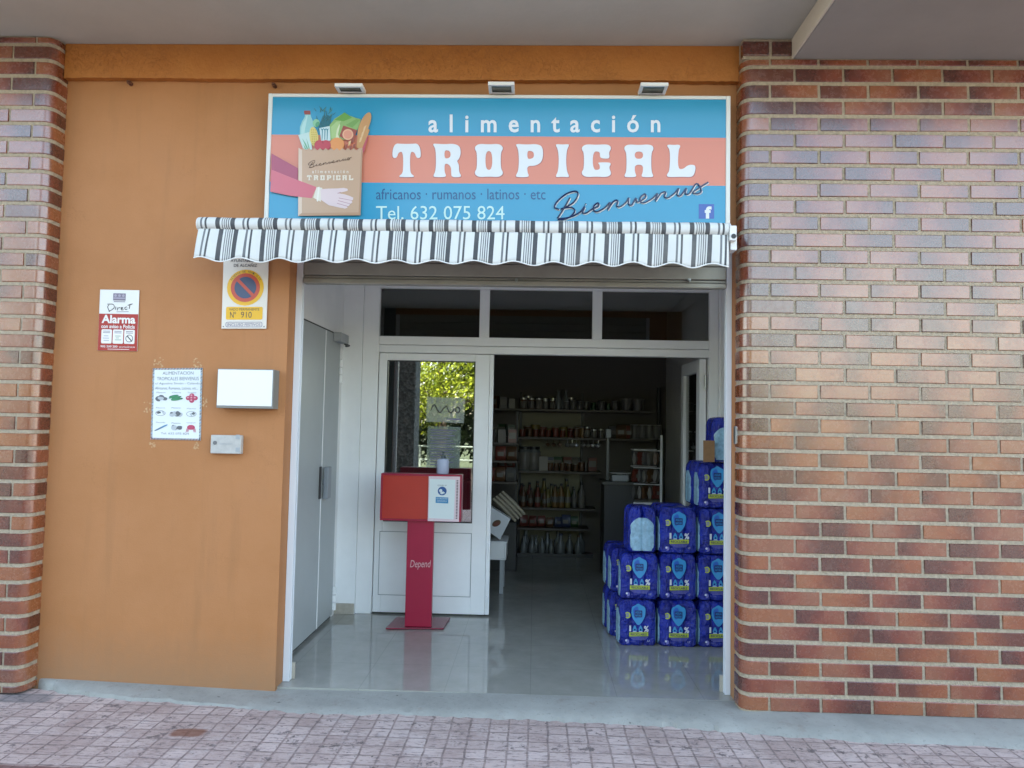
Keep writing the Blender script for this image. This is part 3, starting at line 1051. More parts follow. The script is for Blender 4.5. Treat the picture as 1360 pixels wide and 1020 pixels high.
# western lettering drawn as outlines in a unit box (y up)
GL = {
 'T': [[(.0, .62), (.06, .56), (.16, .58), (.22, .74), (.38, .76), (.38, .2), (.34, .1), (.24, .04), (.26, 0), (.74, 0), (.76, .04), (.66, .1), (.62, .2), (.62, .76), (.78, .74), (.84, .58), (.94, .56), (1, .62), (.98, .86), (.88, 1), (.7, .99), (.5, .985), (.3, .99), (.12, 1), (.02, .86)]],
 'R': [[(0, .99), (.04, 1), (.4, .98), (.72, 1), (.95, .93), (.99, .72), (.93, .55), (.84, .48), (.92, .38), (.92, .16), (1, .05), (.96, 0), (.66, 0), (.64, .12), (.64, .3), (.52, .4), (.4, .4), (.4, .16), (.46, .05), (.42, 0), (.03, 0), (0, .05), (.08, .18), (.1, .5), (.08, .84), (0, .95)],
       [(.4, .8), (.54, .8), (.62, .74), (.62, .62), (.54, .56), (.4, .56)]],
 'O': [[(.16, 1), (.5, .98), (.84, 1), (.98, .93), (1, .84), (.92, .74), (.92, .26), (1, .16), (.98, .07), (.84, 0), (.5, .02), (.16, 0), (.02, .07), (0, .16), (.08, .26), (.08, .74), (0, .84), (.02, .93)],
       [(.38, .78), (.62, .78), (.62, .22), (.38, .22)]],
 'P': [[(0, .97), (.05, 1), (.4, .98), (.75, 1), (.97, .93), (1, .66), (.93, .44), (.7, .34), (.42, .34), (.42, .16), (.48, .05), (.44, 0), (.03, 0), (0, .05), (.09, .18), (.12, .5), (.09, .84)],
       [(.42, .79), (.56, .79), (.66, .74), (.66, .6), (.56, .55), (.42, .55)]],
 'I': [[(0, .97), (.08, 1), (.5, .985), (.92, 1), (1, .97), (.82, .82), (.76, .5), (.82, .18), (1, .03), (.92, 0), (.5, .015), (.08, 0), (0, .03), (.18, .18), (.24, .5), (.18, .82)]],
 'C': [[(.16, 1), (.5, .98), (.84, 1), (.98, .95), (1, .85), (.93, .76), (.95, .6), (.9, .56), (.68, .57), (.62, .62), (.62, .78), (.38, .78), (.38, .22), (.62, .22), (.62, .36), (.56, .42), (.58, .45), (.95, .45), (1, .4), (.93, .3), (1, .14), (.98, .06), (.84, 0), (.5, .02), (.16, 0), (.02, .07), (0, .16), (.08, .26), (.08, .74), (0, .84), (.02, .93)]],
 'A': [[(.16, 1), (.5, .98), (.84, 1), (.98, .95), (1, .85), (.92, .74), (.92, .18), (1, .04), (.95, 0), (.64, 0), (.58, .04), (.64, .16), (.64, .38), (.36, .38), (.36, .16), (.42, .04), (.36, 0), (.05, 0), (0, .04), (.08, .18), (.08, .74), (0, .85), (.02, .95)],
       [(.36, .78), (.64, .78), (.64, .56), (.36, .56)]],
 'L': [[(0, .97), (.06, 1), (.24, .985), (.42, 1), (.48, .95), (.4, .82), (.38, .26), (.56, .24), (.74, .38), (.96, .38), (1, .28), (.94, .06), (.82, 0), (.5, .015), (.08, 0), (0, .04), (.02, .1), (.1, .2), (.12, .82)]],
}
def western(mb, ch, box, fn, mi=0):
    x0, y0, x1, y1 = box
    loops = [[(x0 + (x1 - x0) * u, y1 + (y0 - y1) * v) for u, v in chaikin(l, 2)] for l in GL[ch]]
    flat(mb, loops, fn, mi)
b = MB()
fn = on(YS - .0020)
put_text(b, 'alimentación', (569, 152, 877, 176), fn, 0, bold=.02, space=1.95)
fn = on(YS - .0020)
for ch, x0, x1 in (('T', 521, 559), ('R', 575.5, 612.5), ('O', 630.5, 668), ('P', 685, 721.5), ('I', 738, 756), ('C', 772.5, 811.5), ('A', 829, 868), ('L', 885.5, 924)):
    western(b, ch, (x0, 190.5 + (x0 - 520) * .004, x1, 235.3), fn, 0)
    western(b, ch, (x0 - .7, 190.8 + (x0 - 520) * .004, x1 + 1.0, 236.3), on(YS - .0012), 2)
put_text(b, 'africanos · rumanos · latinos · etc', (499.5, 250.5, 724.5, 265), fn, 1)
put_text(b, 'Tel. 632 075 824', (499.5, 273.5, 670, 291.5), fn, 3)
k = lambda x, y: (660 + x / 4, 90 + y / 4)
SCRIPT = [[(388, 690), (372, 720), (345, 765), (322, 800)],
          [(330, 752), (306, 742), (318, 712), (368, 670), (418, 656), (431, 676), (408, 715), (362, 742), (340, 750), (392, 742), (413, 760), (388, 792), (345, 808), (326, 802), (380, 796), (440, 768),
           (466, 735), (455, 768), (474, 772), (505, 752), (540, 735), (536, 718), (514, 735), (516, 760), (536, 764), (575, 742), (602, 714), (588, 754), (618, 712), (641, 706), (636, 734), (655, 738), (688, 712),
           (700, 690), (700, 722), (716, 728), (738, 692), (742, 712), (765, 706), (790, 688), (786, 670), (762, 688), (765, 714), (790, 714), (830, 690), (852, 668), (842, 706), (872, 666), (896, 660), (890, 684), (910, 690), (945, 664),
           (966, 640), (957, 672), (976, 678), (1006, 640), (1000, 666), (1022, 668), (1060, 615), (1086, 652), (1068, 668), (1040, 662), (1072, 640), (1122, 608)],
          [(469, 722), (471, 724)]]
for s in SCRIPT:
    stroke(b, [k(x + 3, y + 5) for x, y in s], on(YS - .0012), .0042, 0, 4, 5)
    stroke(b, [k(x, y) for x, y in s], on(YS - .0050), .0046, 4, 4, 5)
# social media square
flat(b, [[(928, 271), (948.5, 271), (948.5, 290.5), (928, 290.5)]], on(YS - .0014), 5)
put_text(b, 'f', (936, 274, 945, 290.3), on(YS - .0022), 0, bold=.05)
b.build('lettering', [M_SWHITE, mat('sign_dark_blue', lin(38, 92, 140, .8), .25), mat('sign_letter_edge', lin(178, 110, 100, .8), .25), mat('sign_mint', (.50, .70, .66), .2), mat('sign_navy', lin(22, 48, 92, .8), .25), mat('sign_social_blue', lin(62, 96, 178, .8), .25)], sg)

# printed grocery bag
BM = {}
bm_list = []
def bcol(name, r, g, bb, k=.76):
    if name not in BM:
        BM[name] = len(bm_list)
        bm_list.append(mat('print_' + name, lin(r, g, bb, k), .22))
    return BM[name]
b = MB()
lay = [1]
def pic(pts, col, hole=None):
    lay[0] += 1
    Y = YS - .0010 - lay[0] * .00012
    flat(b, [pts], lambda x, y: P(385 + x / 5.664, 120 + y / 5.664, Y), col)
def pic1(pts, col):
    lay[0] += 1
    Y = YS - .0010 - lay[0] * .00012
    flat(b, [pts], lambda x, y: P(340 + x / 4, 90 + y / 4, Y), col)
# bottle
pic([(75, 330), (76, 275), (92, 232), (112, 200), (113, 178), (155, 178), (160, 202), (172, 228), (182, 262), (176, 350), (100, 390)], bcol('teal', 158, 214, 214))
pic([(84, 330), (86, 280), (100, 240), (120, 212), (122, 190), (135, 190), (112, 300), (110, 360)], bcol('pale_teal', 190, 232, 230))
pic([(105, 158), (110, 152), (150, 152), (154, 160), (155, 182), (110, 182)], bcol('cap', 160, 74, 62))
# dill and herbs
for i in range(26):
    x, y = random.uniform(185, 330), random.uniform(145, 235)
    a = random.uniform(-.9, .9); l = random.uniform(22, 44)
    dx, dy = sin(a) * l, -cos(a) * l
    pic([(x - 4, y), (x + 4, y), (x + dx + 1.5, y + dy), (x + dx - 1.5, y + dy)], bcol('herb', 58, 118, 124) if i % 3 else bcol('herb_light', 90, 150, 140))
for i in range(9):
    x = 215 + i * 11
    pic([(x - 4, 300), (x + 4, 300), (250 + i * 7 + 2, 190), (250 + i * 7 - 2, 190)], bcol('herb', 0, 0, 0))
pic(ell(198, 246, 26, 30), bcol('light_green', 150, 210, 165)); pic(ell(207, 255, 14, 20, rot=.5), bcol('leaf_mid', 90, 165, 120))
# cabbage
pic([(300, 372), (298, 262), (338, 212), (380, 186), (410, 166), (446, 190), (500, 208), (534, 216), (522, 265), (500, 310), (440, 372)], bcol('cabbage', 152, 190, 112))
pic([(335, 222), (385, 186), (410, 166), (440, 184), (468, 206), (405, 232)], bcol('cabbage_dark', 112, 170, 70))
pic([(312, 360), (310, 275), (350, 235), (385, 230), (352, 300), (345, 366)], bcol('cabbage_light', 180, 210, 140))
pic([(344, 360), (352, 300), (372, 252), (378, 262), (362, 330), (372, 360)], bcol('cabbage_vein', 225, 232, 190))
pic([(420, 260), (500, 215), (528, 222), (470, 280)], bcol('cabbage_shade', 128, 172, 92))
# leek and white pack
pic([(222, 284), (300, 268), (306, 378), (238, 392)], bcol('pack_white', 214, 234, 236))
for x in (242, 262, 280):
    pic([(x - 3, 372), (x + 3, 372), (x + 6, 300), (x + 14, 286), (x, 292), (x - 12, 282), (x - 2, 304)], bcol('leek', 84, 148, 160))
# carton with peach disc
pic([(402, 264), (506, 300), (470, 402), (372, 345)], bcol('carton', 170, 84, 68))
pic(ell(436, 332, 41), bcol('disc', 246, 190, 150)); pic(ell(436, 332, 31), bcol('disc_in', 238, 160, 130))
# baguette
pic(ell(560, 262, 36, 104, rot=.40) , bcol('bread', 214, 160, 102))
pic([(500, 430), (512, 330), (556, 246), (600, 300), (566, 392), (540, 440)], bcol('bread', 0, 0, 0))
for y0 in (330, 372, 290):
    pic([(520 + (372 - y0) * .35, y0 + 20), (528 + (372 - y0) * .35, y0 - 14), (548 + (372 - y0) * .35, y0 - 30), (534 + (372 - y0) * .35, y0 + 14)], bcol('bread_cut', 238, 200, 150))
# celery bag, corn
pic([(62, 336), (150, 312), (168, 446), (102, 446)], bcol('celery_bag', 206, 232, 228))
for q in ([(92, 360), (120, 400), (140, 444), (126, 440)], [(122, 356), (138, 400), (150, 440), (140, 436)], [(100, 400), (112, 420), (126, 446), (112, 440)]):
    pic(q, bcol('celery', 120, 180, 140))
pic(ell(180, 348, 33, 74, rot=-.12), bcol('corn', 236, 216, 122))
for r in range(7):
    for c in range(3):
        pic(ell(164 + c * 15 + r * 1.2, 298 + r * 17, 5, 6, n=8), bcol('corn_dark', 214, 186, 84))
# tomatoes and orange
pic(ell(355, 405, 54, 50), bcol('orange', 240, 160, 92))
pic(ell(222, 412, 38), bcol('tomato', 202, 74, 84)); pic(ell(270, 412, 38), bcol('tomato', 0, 0, 0))
pic([(244, 380), (248, 372), (252, 400), (247, 402)], bcol('tomato_dark', 150, 50, 60))
for q in ((420, 430), (445, 402), (470, 380), (452, 440), (480, 425)):
    pic([(q[0] - 5, q[1] + 16), (q[0] - 2, q[1] - 18), (q[0] + 16, q[1] - 26), (q[0] + 8, q[1] + 8)], bcol('peanut', 236, 204, 150) if q[0] % 2 else bcol('peanut_dark', 160, 90, 70))
# bag
zig = [(65, 432)]
for i in range(11):
    zig += [(80 + i * 42, 452), (101 + i * 42, 434)]
zig = [z for z in zig if z[0] < 545] + [(548, 432), (531, 940), (62, 944)]
pic(zig, bcol('bag', 208, 172, 142))
pic([(65, 432), (92, 448), (90, 925), (62, 944)], bcol('bag_light', 232, 206, 184))
pic([(62, 944), (90, 922), (516, 918), (531, 940)], bcol('bag_low', 196, 154, 122))
pic([(548, 432), (536, 452), (516, 918), (531, 940)], bcol('bag_edge', 192, 152, 122))
pic([(546, 430), (582, 345), (592, 350), (556, 470), (548, 462)], bcol('fold', 196, 88, 96))
# sleeves and the hand of the printed arm
pic1([(82, 455), (222, 533), (222, 602), (82, 542)], bcol('sleeve_dark', 182, 84, 110))
pic1([(80, 540), (200, 588), (322, 634), (308, 664), (296, 693), (180, 680), (76, 658)], bcol('sleeve', 220, 112, 126))
pic1([(322, 634), (352, 638), (350, 668), (344, 712), (304, 690)], bcol('cuff', 240, 232, 216))
pic1([(342, 645), (385, 642), (430, 641), (466, 638), (487, 643), (486, 654), (462, 660), (432, 666), (470, 672), (500, 682), (517, 690), (515, 702), (508, 706), (512, 716), (500, 724), (494, 734), (484, 736), (486, 744), (472, 748), (430, 740), (386, 730), (346, 702)], bcol('hand', 236, 214, 216))
for q in ([(440, 690), (510, 704), (510, 706), (440, 693)], [(436, 704), (502, 722), (501, 724), (436, 707)], [(430, 718), (490, 736), (489, 738), (430, 721)], [(432, 666), (450, 660), (452, 662), (434, 669)]):
    pic1(q, bcol('hand_line', 190, 140, 150))
pic1([(330, 634), (338, 632), (330, 712), (322, 708)], bcol('bracelet', 250, 246, 236))
fnb = lambda x, y: P(385 + x / 5.664, 120 + y / 5.664, YS - .0010 - (lay[0] + 4) * .00012)
put_text(b, 'alimentación', (168, 598, 440, 624), fnb, bcol('cream', 244, 232, 214), bold=.02, space=1.7)
for ch, x0 in zip('TROPICAL', (128, 178, 228, 276, 322, 346, 394, 442)):
    western(b, ch, (x0, 638, x0 + (36 if ch != 'I' else 16), 676), fnb, bcol('cream', 0, 0, 0))
for s in SCRIPT:
    stroke(b, [(138 + (x - 305) * .40, 528 + (y - 655) * .36 - (x - 305) * .012) for x, y in s], fnb, .0009, bcol('ink', 70, 56, 56), 3, 4)
b.build('grocery_bag_picture', bm_list, sg)

# ------------------------------------------------------------------ floodlights over the sign
M_LAMPW = mat('floodlight_white', (.74, .72, .68), .35)
M_LAMPG = mat('floodlight_glass', (.06, .065, .05), .12, .6)
ZL = P(665, 124, -.09).z
def floodlight(px0, px1, py, label):
    a, c = PF(px0, py + .3, ZL), PF(px1, py + .3, ZL)
    y0 = a.y
    y1 = -.075
    t = thing('floodlight', ((a.x + c.x) / 2, y1, ZL), label, 'floodlight', 'floodlights above the sign')
    b = MB()
    e = .016
    b.box((a.x, y0, ZL), (c.x, y0 + e, ZL + .018)); b.box((a.x, y1 - e, ZL), (c.x, y1, ZL + .018))
    b.box((a.x, y0 + e, ZL), (a.x + e, y1 - e, ZL + .018)); b.box((c.x - e, y0 + e, ZL), (c.x, y1 - e, ZL + .018))
    b.box((a.x + e, y0 + e, ZL + .012), (c.x - e, y1 - e, ZL + .0165))
    b.build('housing', M_LAMPW, t, bevel=.002)
    b = MB(); b.box((a.x + e + .0005, y0 + e + .0005, ZL + .004), (c.x - e - .0005, y1 - e - .0005, ZL + .0115)); b.build('lens', M_LAMPG, t)
    b = MB()
    xm = (a.x + c.x) / 2
    b.box((xm - .05, y1 + .001, ZL + .004), (xm + .05, -.0255, ZL + .022)); b.build('bracket', M_LAMPW, t)
floodlight(444, 481, 114.5, 'small white floodlight above the printed grocery bag on the sign')
floodlight(648, 683, 112.5, 'small white floodlight above the middle of the shop sign')
floodlight(851, 888, 113.5, 'small white floodlight above the right end of the sign, near the brick wall')

# ------------------------------------------------------------------ awning
YA = -.30
aw = thing('awning', (-.2, 0, P(620, 300, YA).z), 'rolled up awning with grey and white stripes and scalloped valance', 'awning')
M_AWN = awning_material()
xA0, xA1 = P(262, 315, YA).x, P(968, 318, YA).x
zR = P(620, 299.5, YA).z          # centre of the front roll
zV0 = P(620, 304, YA).z         # valance top
RR = .034
b = MB()
# roll: three quarters of a cylinder, striped cloth wraps back up to the wall
NX = 220
prof = [(YA + .040, zR - .028)]
for i in range(15):
    a = radians(-95) + radians(230) * i / 14
    prof.append((YA + .030 - .034 * cos(a), zR + .030 * sin(a)))
prof += [(YA + .10, zR + .024), (-.07, zR + .034)]
vs, fs, uvs = [], [], []
for i in range(NX + 1):
    x = xA0 + (xA1 - xA0) * i / NX
    for (y, z) in prof:
        vs.append((x, y, z + .0012 * sin(x * 21 + y * 30))); uvs.append((x + 3.035, z))
n = len(prof)
for i in range(NX):
    for j in range(n - 1):
        fs.append((i * n + j, i * n + j + 1, (i + 1) * n + j + 1, (i + 1) * n + j))
b.add(vs, fs, 0, uvs)
cl = b.build('cloth', M_AWN, aw, smooth=True)
sm = cl.modifiers.new('cloth_thickness', 'SOLIDIFY'); sm.thickness = .003
# valance
b = MB()
vs, fs, uvs = [], [], []
per = P(700, 340, YA).x - P(652, 340, YA).x
per = (P(712, 340, YA).x - P(555, 340, YA).x) / 3.0
xw = P(605, 345, YA).x
NX, NZ = 420, 8
ztop_ = zR - .020
for i in range(NX + 1):
    x = xA0 + (xA1 - xA0) * i / NX
    ph = (x - P(450, 345, YA).x) / per
    zb_ = P(620, 348.5, YA).z + .0105 * cos(2 * pi * (ph - .48) ) * 1.0
    for j in range(NZ + 1):
        t = j / NZ
        z = ztop_ + (zb_ - ztop_) * t
        dx = -.012 * t * (1 if i < 40 else .6)
        fold = .006 * t * sin(2 * pi * x / .19 + 1.2 * sin(x * 3)) + .006 * t * sin(x * 9 + 1)
        vs.append((x + (dx if i < NX else 0), YA + .012 - .012 * sin(pi * t * .6) + fold, z)); uvs.append((x + 3.02, z))
n = NZ + 1
for i in range(NX):
    for j in range(NZ):
        fs.append((i * n + j, i * n + j + 1, (i + 1) * n + j + 1, (i + 1) * n + j))
b.add(vs, fs, 0, uvs)
vl = b.build('valance', M_AWN, aw, smooth=True)
sm = vl.modifiers.new('cloth_thickness', 'SOLIDIFY'); sm.thickness = .0025
# white piping on the hem
b = MB()
path = []
for i in range(0, NX + 1, 3):
    v = vs[i * n + NZ]
    path.append((v[0], v[1] - .0005, v[2]))
b.tube(path, .0032, 5); b.build('hem', mat('white_piping', (.75, .76, .75), .7), vl)
M_AWHITE = mat('awning_white_metal', (.70, .71, .70), .35)
b = MB(); b.tube([(xA0 - .012, YA + .035, zR), (xA0 - .001, YA + .035, zR)], .034, 16); b.build('end_cap', M_AWHITE, aw, bevel=.003)
b = MB()
b.tube([(xA1 + .001, YA + .035, zR), (xA1 + .014, YA + .035, zR)], .034, 16)
b.box((xA1 + .002, YA - .01, zR - .06), (xA1 + .035, YA + .05, zR + .012)); b.box((xA1 + .012, YA + .02, zR - .10), (xA1 + .044, YA + .09, zR - .03))
b.build('end_bracket', M_AWHITE, aw, bevel=.004)
b = MB()
b.tube([(xA1 + .036, YA + .02, zR - .02), (xA1 + .040, YA + .02, zR - .02)], .018, 10); b.tube([(xA1 + .02, YA - .013, zR - .04), (xA1 + .02, YA - .0105, zR - .04)], .012, 10)
b.build('gear', M_DARK, aw)
# folded arms and wall brackets
b = MB()
for x in (xA0 + .35, xA1 - .35):
    b.box((x - .03, -.0865, zR - .02), (x + .03, -.0005, zR + .02))
    b.box((x - .02, YA + .09, zR - .05), (x + .02, -.087, zR - .02))
b.box((xA0 + .05, -.2, zR - .055), (xA1 - .05, -.16, zR - .025))
b.build('arm', M_AWHITE, aw, bevel=.003)

# ------------------------------------------------------------------ notices and boxes on the ochre wall
def quad_plate(mb, px, Y, th, mi=0):
    """four pixels tl,tr,br,bl -> thin plate with front at Y and thickness th"""
    pts = [P(x, y, Y) for x, y in px]
    pts = [pts[0], pts[3], pts[2], pts[1]]
    mb.prism(pts, (0, th, 0), mi)
def qfn(px, Y):
    tl, tr, br, bl = [Vector((a, c, 0)) for a, c in px]
    def f(u, v):
        q = tl * (1 - u) * (1 - v) + tr * u * (1 - v) + br * u * v + bl * (1 - u) * v
        return P(q.x, q.y, Y)
    return f
M_ENAMEL = mat('cream_enamel', (.72, .68, .62), .3)
M_YEL = mat('sign_yellow', lin(244, 190, 40, .85), .3)
M_RED = mat('sign_red', lin(206, 84, 62, .85), .3)
M_BLUE = mat('sign_slate_blue', lin(70, 84, 120, .85), .3)
M_INK = mat('black_ink', (.05, .045, .05), .4)
M_INKB = mat('violet_ink', (.16, .14, .26), .4)
# municipal no parking plate
PK = [(297, 338.5), (357, 338.5), (353.5, 436.5), (294, 436.5)]
t = thing('no_parking_sign', P(325, 436, -.008), 'municipal no parking plate with round symbol and number 910, hanging below the awning', 'sign')
b = MB(); quad_plate(b, PK, -.010, .006); b.build('plate', M_ENAMEL, t, bevel=.001)
f = lambda x, y: qfn(PK, -.0122)((x - 0) / 1.0, y)
b = MB()
def pk(Y):
    g_ = qfn(PK, Y)
    return lambda x, y: g_(x / 60, y / 98)
cx, cy = 30.3, 43.5
flat(b, [ell(cx, cy, 24.5, 24)], pk(-.0112), 1)
flat(b, [ell(cx, cy, 19.5, 19.2)], pk(-.0118), 2)
flat(b, [ell(cx, cy, 14.6, 14.4)], pk(-.0124), 3)
flat(b, [[(cx - 12.6, cy - 9.6), (cx - 9.6, cy - 12.4), (cx + 12.6, cy + 9.6), (cx + 9.6, cy + 12.4)]], pk(-.0130), 2)
flat(b, [rrect(5.5, 69, 54.5, 86, 2)], pk(-.0112), 1)
flat(b, [rrect(5.5, 89, 54.5, 96, 2.6), rrect(6.1, 89.6, 53.9, 95.4, 2.2)], pk(-.0112), 5)
put_text(b, 'AYUNTAMIENTO', (9.5, 5.6, 51.5, 9.6), pk(-.0115), 4, bold=.008)
put_text(b, 'DE ALCAÑIZ', (14, 11, 45, 16), pk(-.0115), 4, bold=.008)
arc = 'RESERVA DE VEHICULOS'
for i, ch in enumerate(arc):
    if ch == ' ':
        continue
    a = radians(-150 + 120 * i / (len(arc) - 1))
    def rf(x, y, a=a):
        # local letter box -> around the circle
        rr = 20.4 + (1 - y) * 2.9
        aa = a + (x - .5) * 0.075
        return pk(-.0116)(cx + rr * cos(aa), cy + rr * .98 * sin(aa))
    put_text(b, ch, (0, 0, 1, 1), rf, 4)
put_text(b, 'VADO PERMANENTE', (9.5, 70.7, 50, 74), pk(-.0116), 4)
put_text(b, 'Nº', (11, 75.5, 19, 83.6), pk(-.0116), 4)
put_text(b, '910', (25.5, 75.5, 40, 83.6), pk(-.0116), 4)
put_text(b, 'INCLUSO FESTIVOS', (8, 90.7, 52, 94.6), pk(-.0115), 5)
for x, y in ((2.5, 95.3), (57, 95.3)):
    flat(b, [ell(x, y, .8, n=8)], pk(-.0115), 4)
b.build('printing', [M_ENAMEL, M_YEL, M_RED, M_BLUE, M_INK, M_INKB], t)

# alarm notice
AL = [(133, 384.5), (185, 385.5), (182, 466.5), (129.5, 465.5)]
t = thing('alarm_sign', P(157, 466, -.004), 'white and red Alarma notice plate on the ochre wall near the brick pillar', 'sign')
b = MB(); quad_plate(b, AL, -.006, .004); b.build('plate', mat('white_plate', (.74, .73, .70), .35), t, bevel=.0008)
def al(Y):
    g_ = qfn(AL, Y)
    return lambda x, y: g_(x / 100, y / 160)
b = MB()
M_ARED = mat('alarm_red', lin(176, 42, 36, .85), .3)
flat(b, [[(0.3, 63), (99.7, 63), (99.7, 159.6), (.3, 159.6)]], al(-.0070), 0)
flat(b, [rrect(34, 9, 66, 28, 1)], al(-.0070), 2)
for x in (40, 50, 60):
    flat(b, [ell(x, 15, 3.4, 3.6, n=12)], al(-.0076), 6)
flat(b, [[(35, 20), (65, 20), (65, 23.5), (35, 23.5)]], al(-.0076), 6)
flat(b, [[(36, 30), (65, 30), (65, 32), (36, 32)]], al(-.0070), 2)
D = [[(24, 40), (21, 46), (27, 58)], [(20, 38), (34, 38), (38, 46), (30, 54), (24, 56)], [(42, 44), (41, 52)], [(47, 46), (46, 54)], [(47, 48), (53, 46)], [(56, 50), (60, 47), (56, 46), (56, 52), (62, 52)], [(70, 44), (65, 46), (66, 51), (71, 50)], [(78, 36), (76, 49)], [(72, 40), (84, 36)]]
for s in D:
    stroke(b, s, al(-.0068), .0019, 3, 3, 4)
flat(b, [[(44, 57), (75, 56), (75, 57.4), (44, 58.4)]], al(-.0070), 2)
put_text(b, 'Alarma', (7, 66, 93, 88), al(-.0078), 1, bold=.03)
put_text(b, 'con aviso a Policía', (7, 91, 92, 101), al(-.0078), 1, bold=.02)
for x0, bodyc in ((8, 4), (37, 5), (66, 4)):
    flat(b, [rrect(x0, 104, x0 + 26.5, 141, 3)], al(-.0078), 1)
    for yy in (108, 112):
        flat(b, [[(x0 + 4, yy), (x0 + 22, yy), (x0 + 22, yy + 1.6), (x0 + 4, yy + 1.6)]], al(-.0084), 2)
for x, y, w in ((14, 120, 12), (12, 126, 16), (14, 132, 14), (43, 120, 14), (43, 130, 16), (45, 125, 8)):
    flat(b, [[(x, y), (x + w, y), (x + w, y + 2.2), (x, y + 2.2)]], al(-.0084), 4 if x < 40 else 5)
flat(b, [ell(79, 127, 9.5, 9.8), ell(79, 127, 8, 8.3)], al(-.0084), 3)
flat(b, [[(72, 120.5), (74, 119), (87, 134), (85, 135.5)]], al(-.0090), 3)
put_text(b, '902 200 200', (7, 146, 50, 151.5), al(-.0078), 1, bold=.015)
put_text(b, 'securitasdirect.es', (54, 146.5, 94, 151.5), al(-.0078), 1)
flat(b, [[(25, 155), (80, 155), (80, 156.3), (25, 156.3)]], al(-.0078), 1)
b.build('printing', [M_ARED, mat('warm_white_print', (.78, .75, .72), .35), mat('grey_violet_print', (.19, .16, .22), .35), M_INK, mat('faint_grey_print', (.42, .42, .46), .4), mat('faint_green_print', (.36, .44, .34), .4), mat('violet_print', (.36, .32, .40), .4)], t)

# taped grocery poster
PO = [(203, 489), (269, 488.5), (266.5, 585), (200, 583.5)]
t = thing('poster', P(234, 585, -.003), 'white paper poster with nine food pictures and checked border, taped on the ochre wall', 'poster')
b = MB(); quad_plate(b, PO, -.004, .0015); b.build('paper', mat('white_paper', (.72, .76, .76), .6), t)
def po(Y):
    g_ = qfn(PO, Y)
    return lambda x, y: g_(x / 100, y / 146)
b = MB()
for i in range(34):
    for (x0, y0, x1, y1) in ((i * 3, 0, i * 3 + 1.9, 3.4), (i * 3, 142.6, i * 3 + 1.9, 146)):
        flat(b, [[(max(0, x0), y0), (min(x1, 100), y0), (min(100, x1 + 1.2), y1), (min(100, x0 + 1.2), y1)]], po(-.0047), 0 if i % 3 else 5)
for i in range(48):
    for x0 in (0, 96.4):
        flat(b, [[(x0, i * 3), (x0 + 3.4, i * 3 + 1.2), (x0 + 3.4, min(146, i * 3 + 3.0)), (x0, min(146, i * 3 + 1.8))]], po(-.0047), 0 if i % 4 else 6)
put_text(b, 'ALIMENTACION', (20, 7, 82, 13.5), po(-.0047), 1)
put_text(b, 'TROPICALES BIENVENUS', (9, 18, 93, 25), po(-.0047), 1)
put_text(b, 'c/ Agustina Simón - Calanda', (6, 29, 95, 34.5), po(-.0047), 1)
put_text(b, 'Africanos, Rumanos, Latinos, etc...', (6, 38, 92, 44.5), po(-.0047), 1)
def blobs(cx, cy, kind):
    Yb = -.0047
    rnd = random.Random(int(cx * 7 + cy))
    if kind == 'dark':
        for i in range(7):
            flat(b, [ell(cx + rnd.uniform(-9, 9), cy + rnd.uniform(-4, 4), rnd.uniform(4, 6.5), rnd.uniform(2.6, 4.2), n=14, rot=rnd.uniform(-.6, .6))], po(Yb - .00025 * i), 2 if i % 3 else 7)
    if kind == 'green':
        for i in range(6):
            flat(b, [ell(cx + rnd.uniform(-6, 5), cy + i * 1.4 - 4, 10, 2.2, n=14, rot=rnd.uniform(-.35, .05))], po(Yb - .00025 * i), 3 if i % 2 else 8)
    if kind == 'red':
        for i, (dx, dy) in enumerate(((-7, 0), (7, 0), (0, -5), (0, 5), (0, 0))):
            flat(b, [ell(cx + dx, cy + dy, 5.2, 4.6, n=14)], po(Yb - .00025 * i), 4)
            flat(b, [ell(cx + dx - 1, cy + dy - 1, 2, 1.6, n=8)], po(Yb - .002), 9)
    if kind == 'outline':
        flat(b, [ell(cx, cy, 10, 5.5), ell(cx, cy, 9.2, 4.8)], po(Yb), 2)
        for i in range(6):
            flat(b, [ell(cx + rnd.uniform(-7, 7), cy + rnd.uniform(-3, 3), rnd.uniform(1.5, 4), rnd.uniform(1, 2), n=10, rot=rnd.random())], po(Yb - .0003), 7 if i % 2 else 2)
    if kind == 'blue':
        for i in range(6):
            flat(b, [ell(cx - 5 + i * 2.4, cy + 3 - i * 1.3, 8, 1.5, n=12, rot=-.45)], po(Yb - .00025 * i), 6 if i % 2 else 2)
    if kind == 'crab':
        flat(b, [ell(cx, cy - 2, 8, 5, n=16)], po(Yb), 4)
        for s_ in (-1, 1):
            for q_ in (0, 1, 2):
                flat(b, [[(cx + s_ * (3 + q_ * 2), cy), (cx + s_ * (4.4 + q_ * 2), cy), (cx + s_ * (6.4 + q_ * 2), cy + 8), (cx + s_ * (5.6 + q_ * 2), cy + 8)]], po(Yb - .0003), 4)
for (x, y, kd) in ((18, 61, 'dark'), (49, 61, 'green'), (80, 61, 'red'), (18, 92, 'outline'), (49, 92, 'dark'), (80, 93, 'outline'), (19, 122, 'blue'), (50, 123, 'dark'), (80, 122, 'crab')):
    blobs(x, y, kd)
    put_text(b, {'dark': 'Platano', 'green': 'Okra', 'red': 'Tomate', 'outline': 'Ñame', 'blue': 'Pescado', 'crab': 'Cangrejo'}[kd], (x - 9, y - 12.5, x + 9, y - 9.8), po(-.0047), 1)
put_text(b, 'Tel: 632 075 824', (20, 131, 76, 135), po(-.0047), 1)
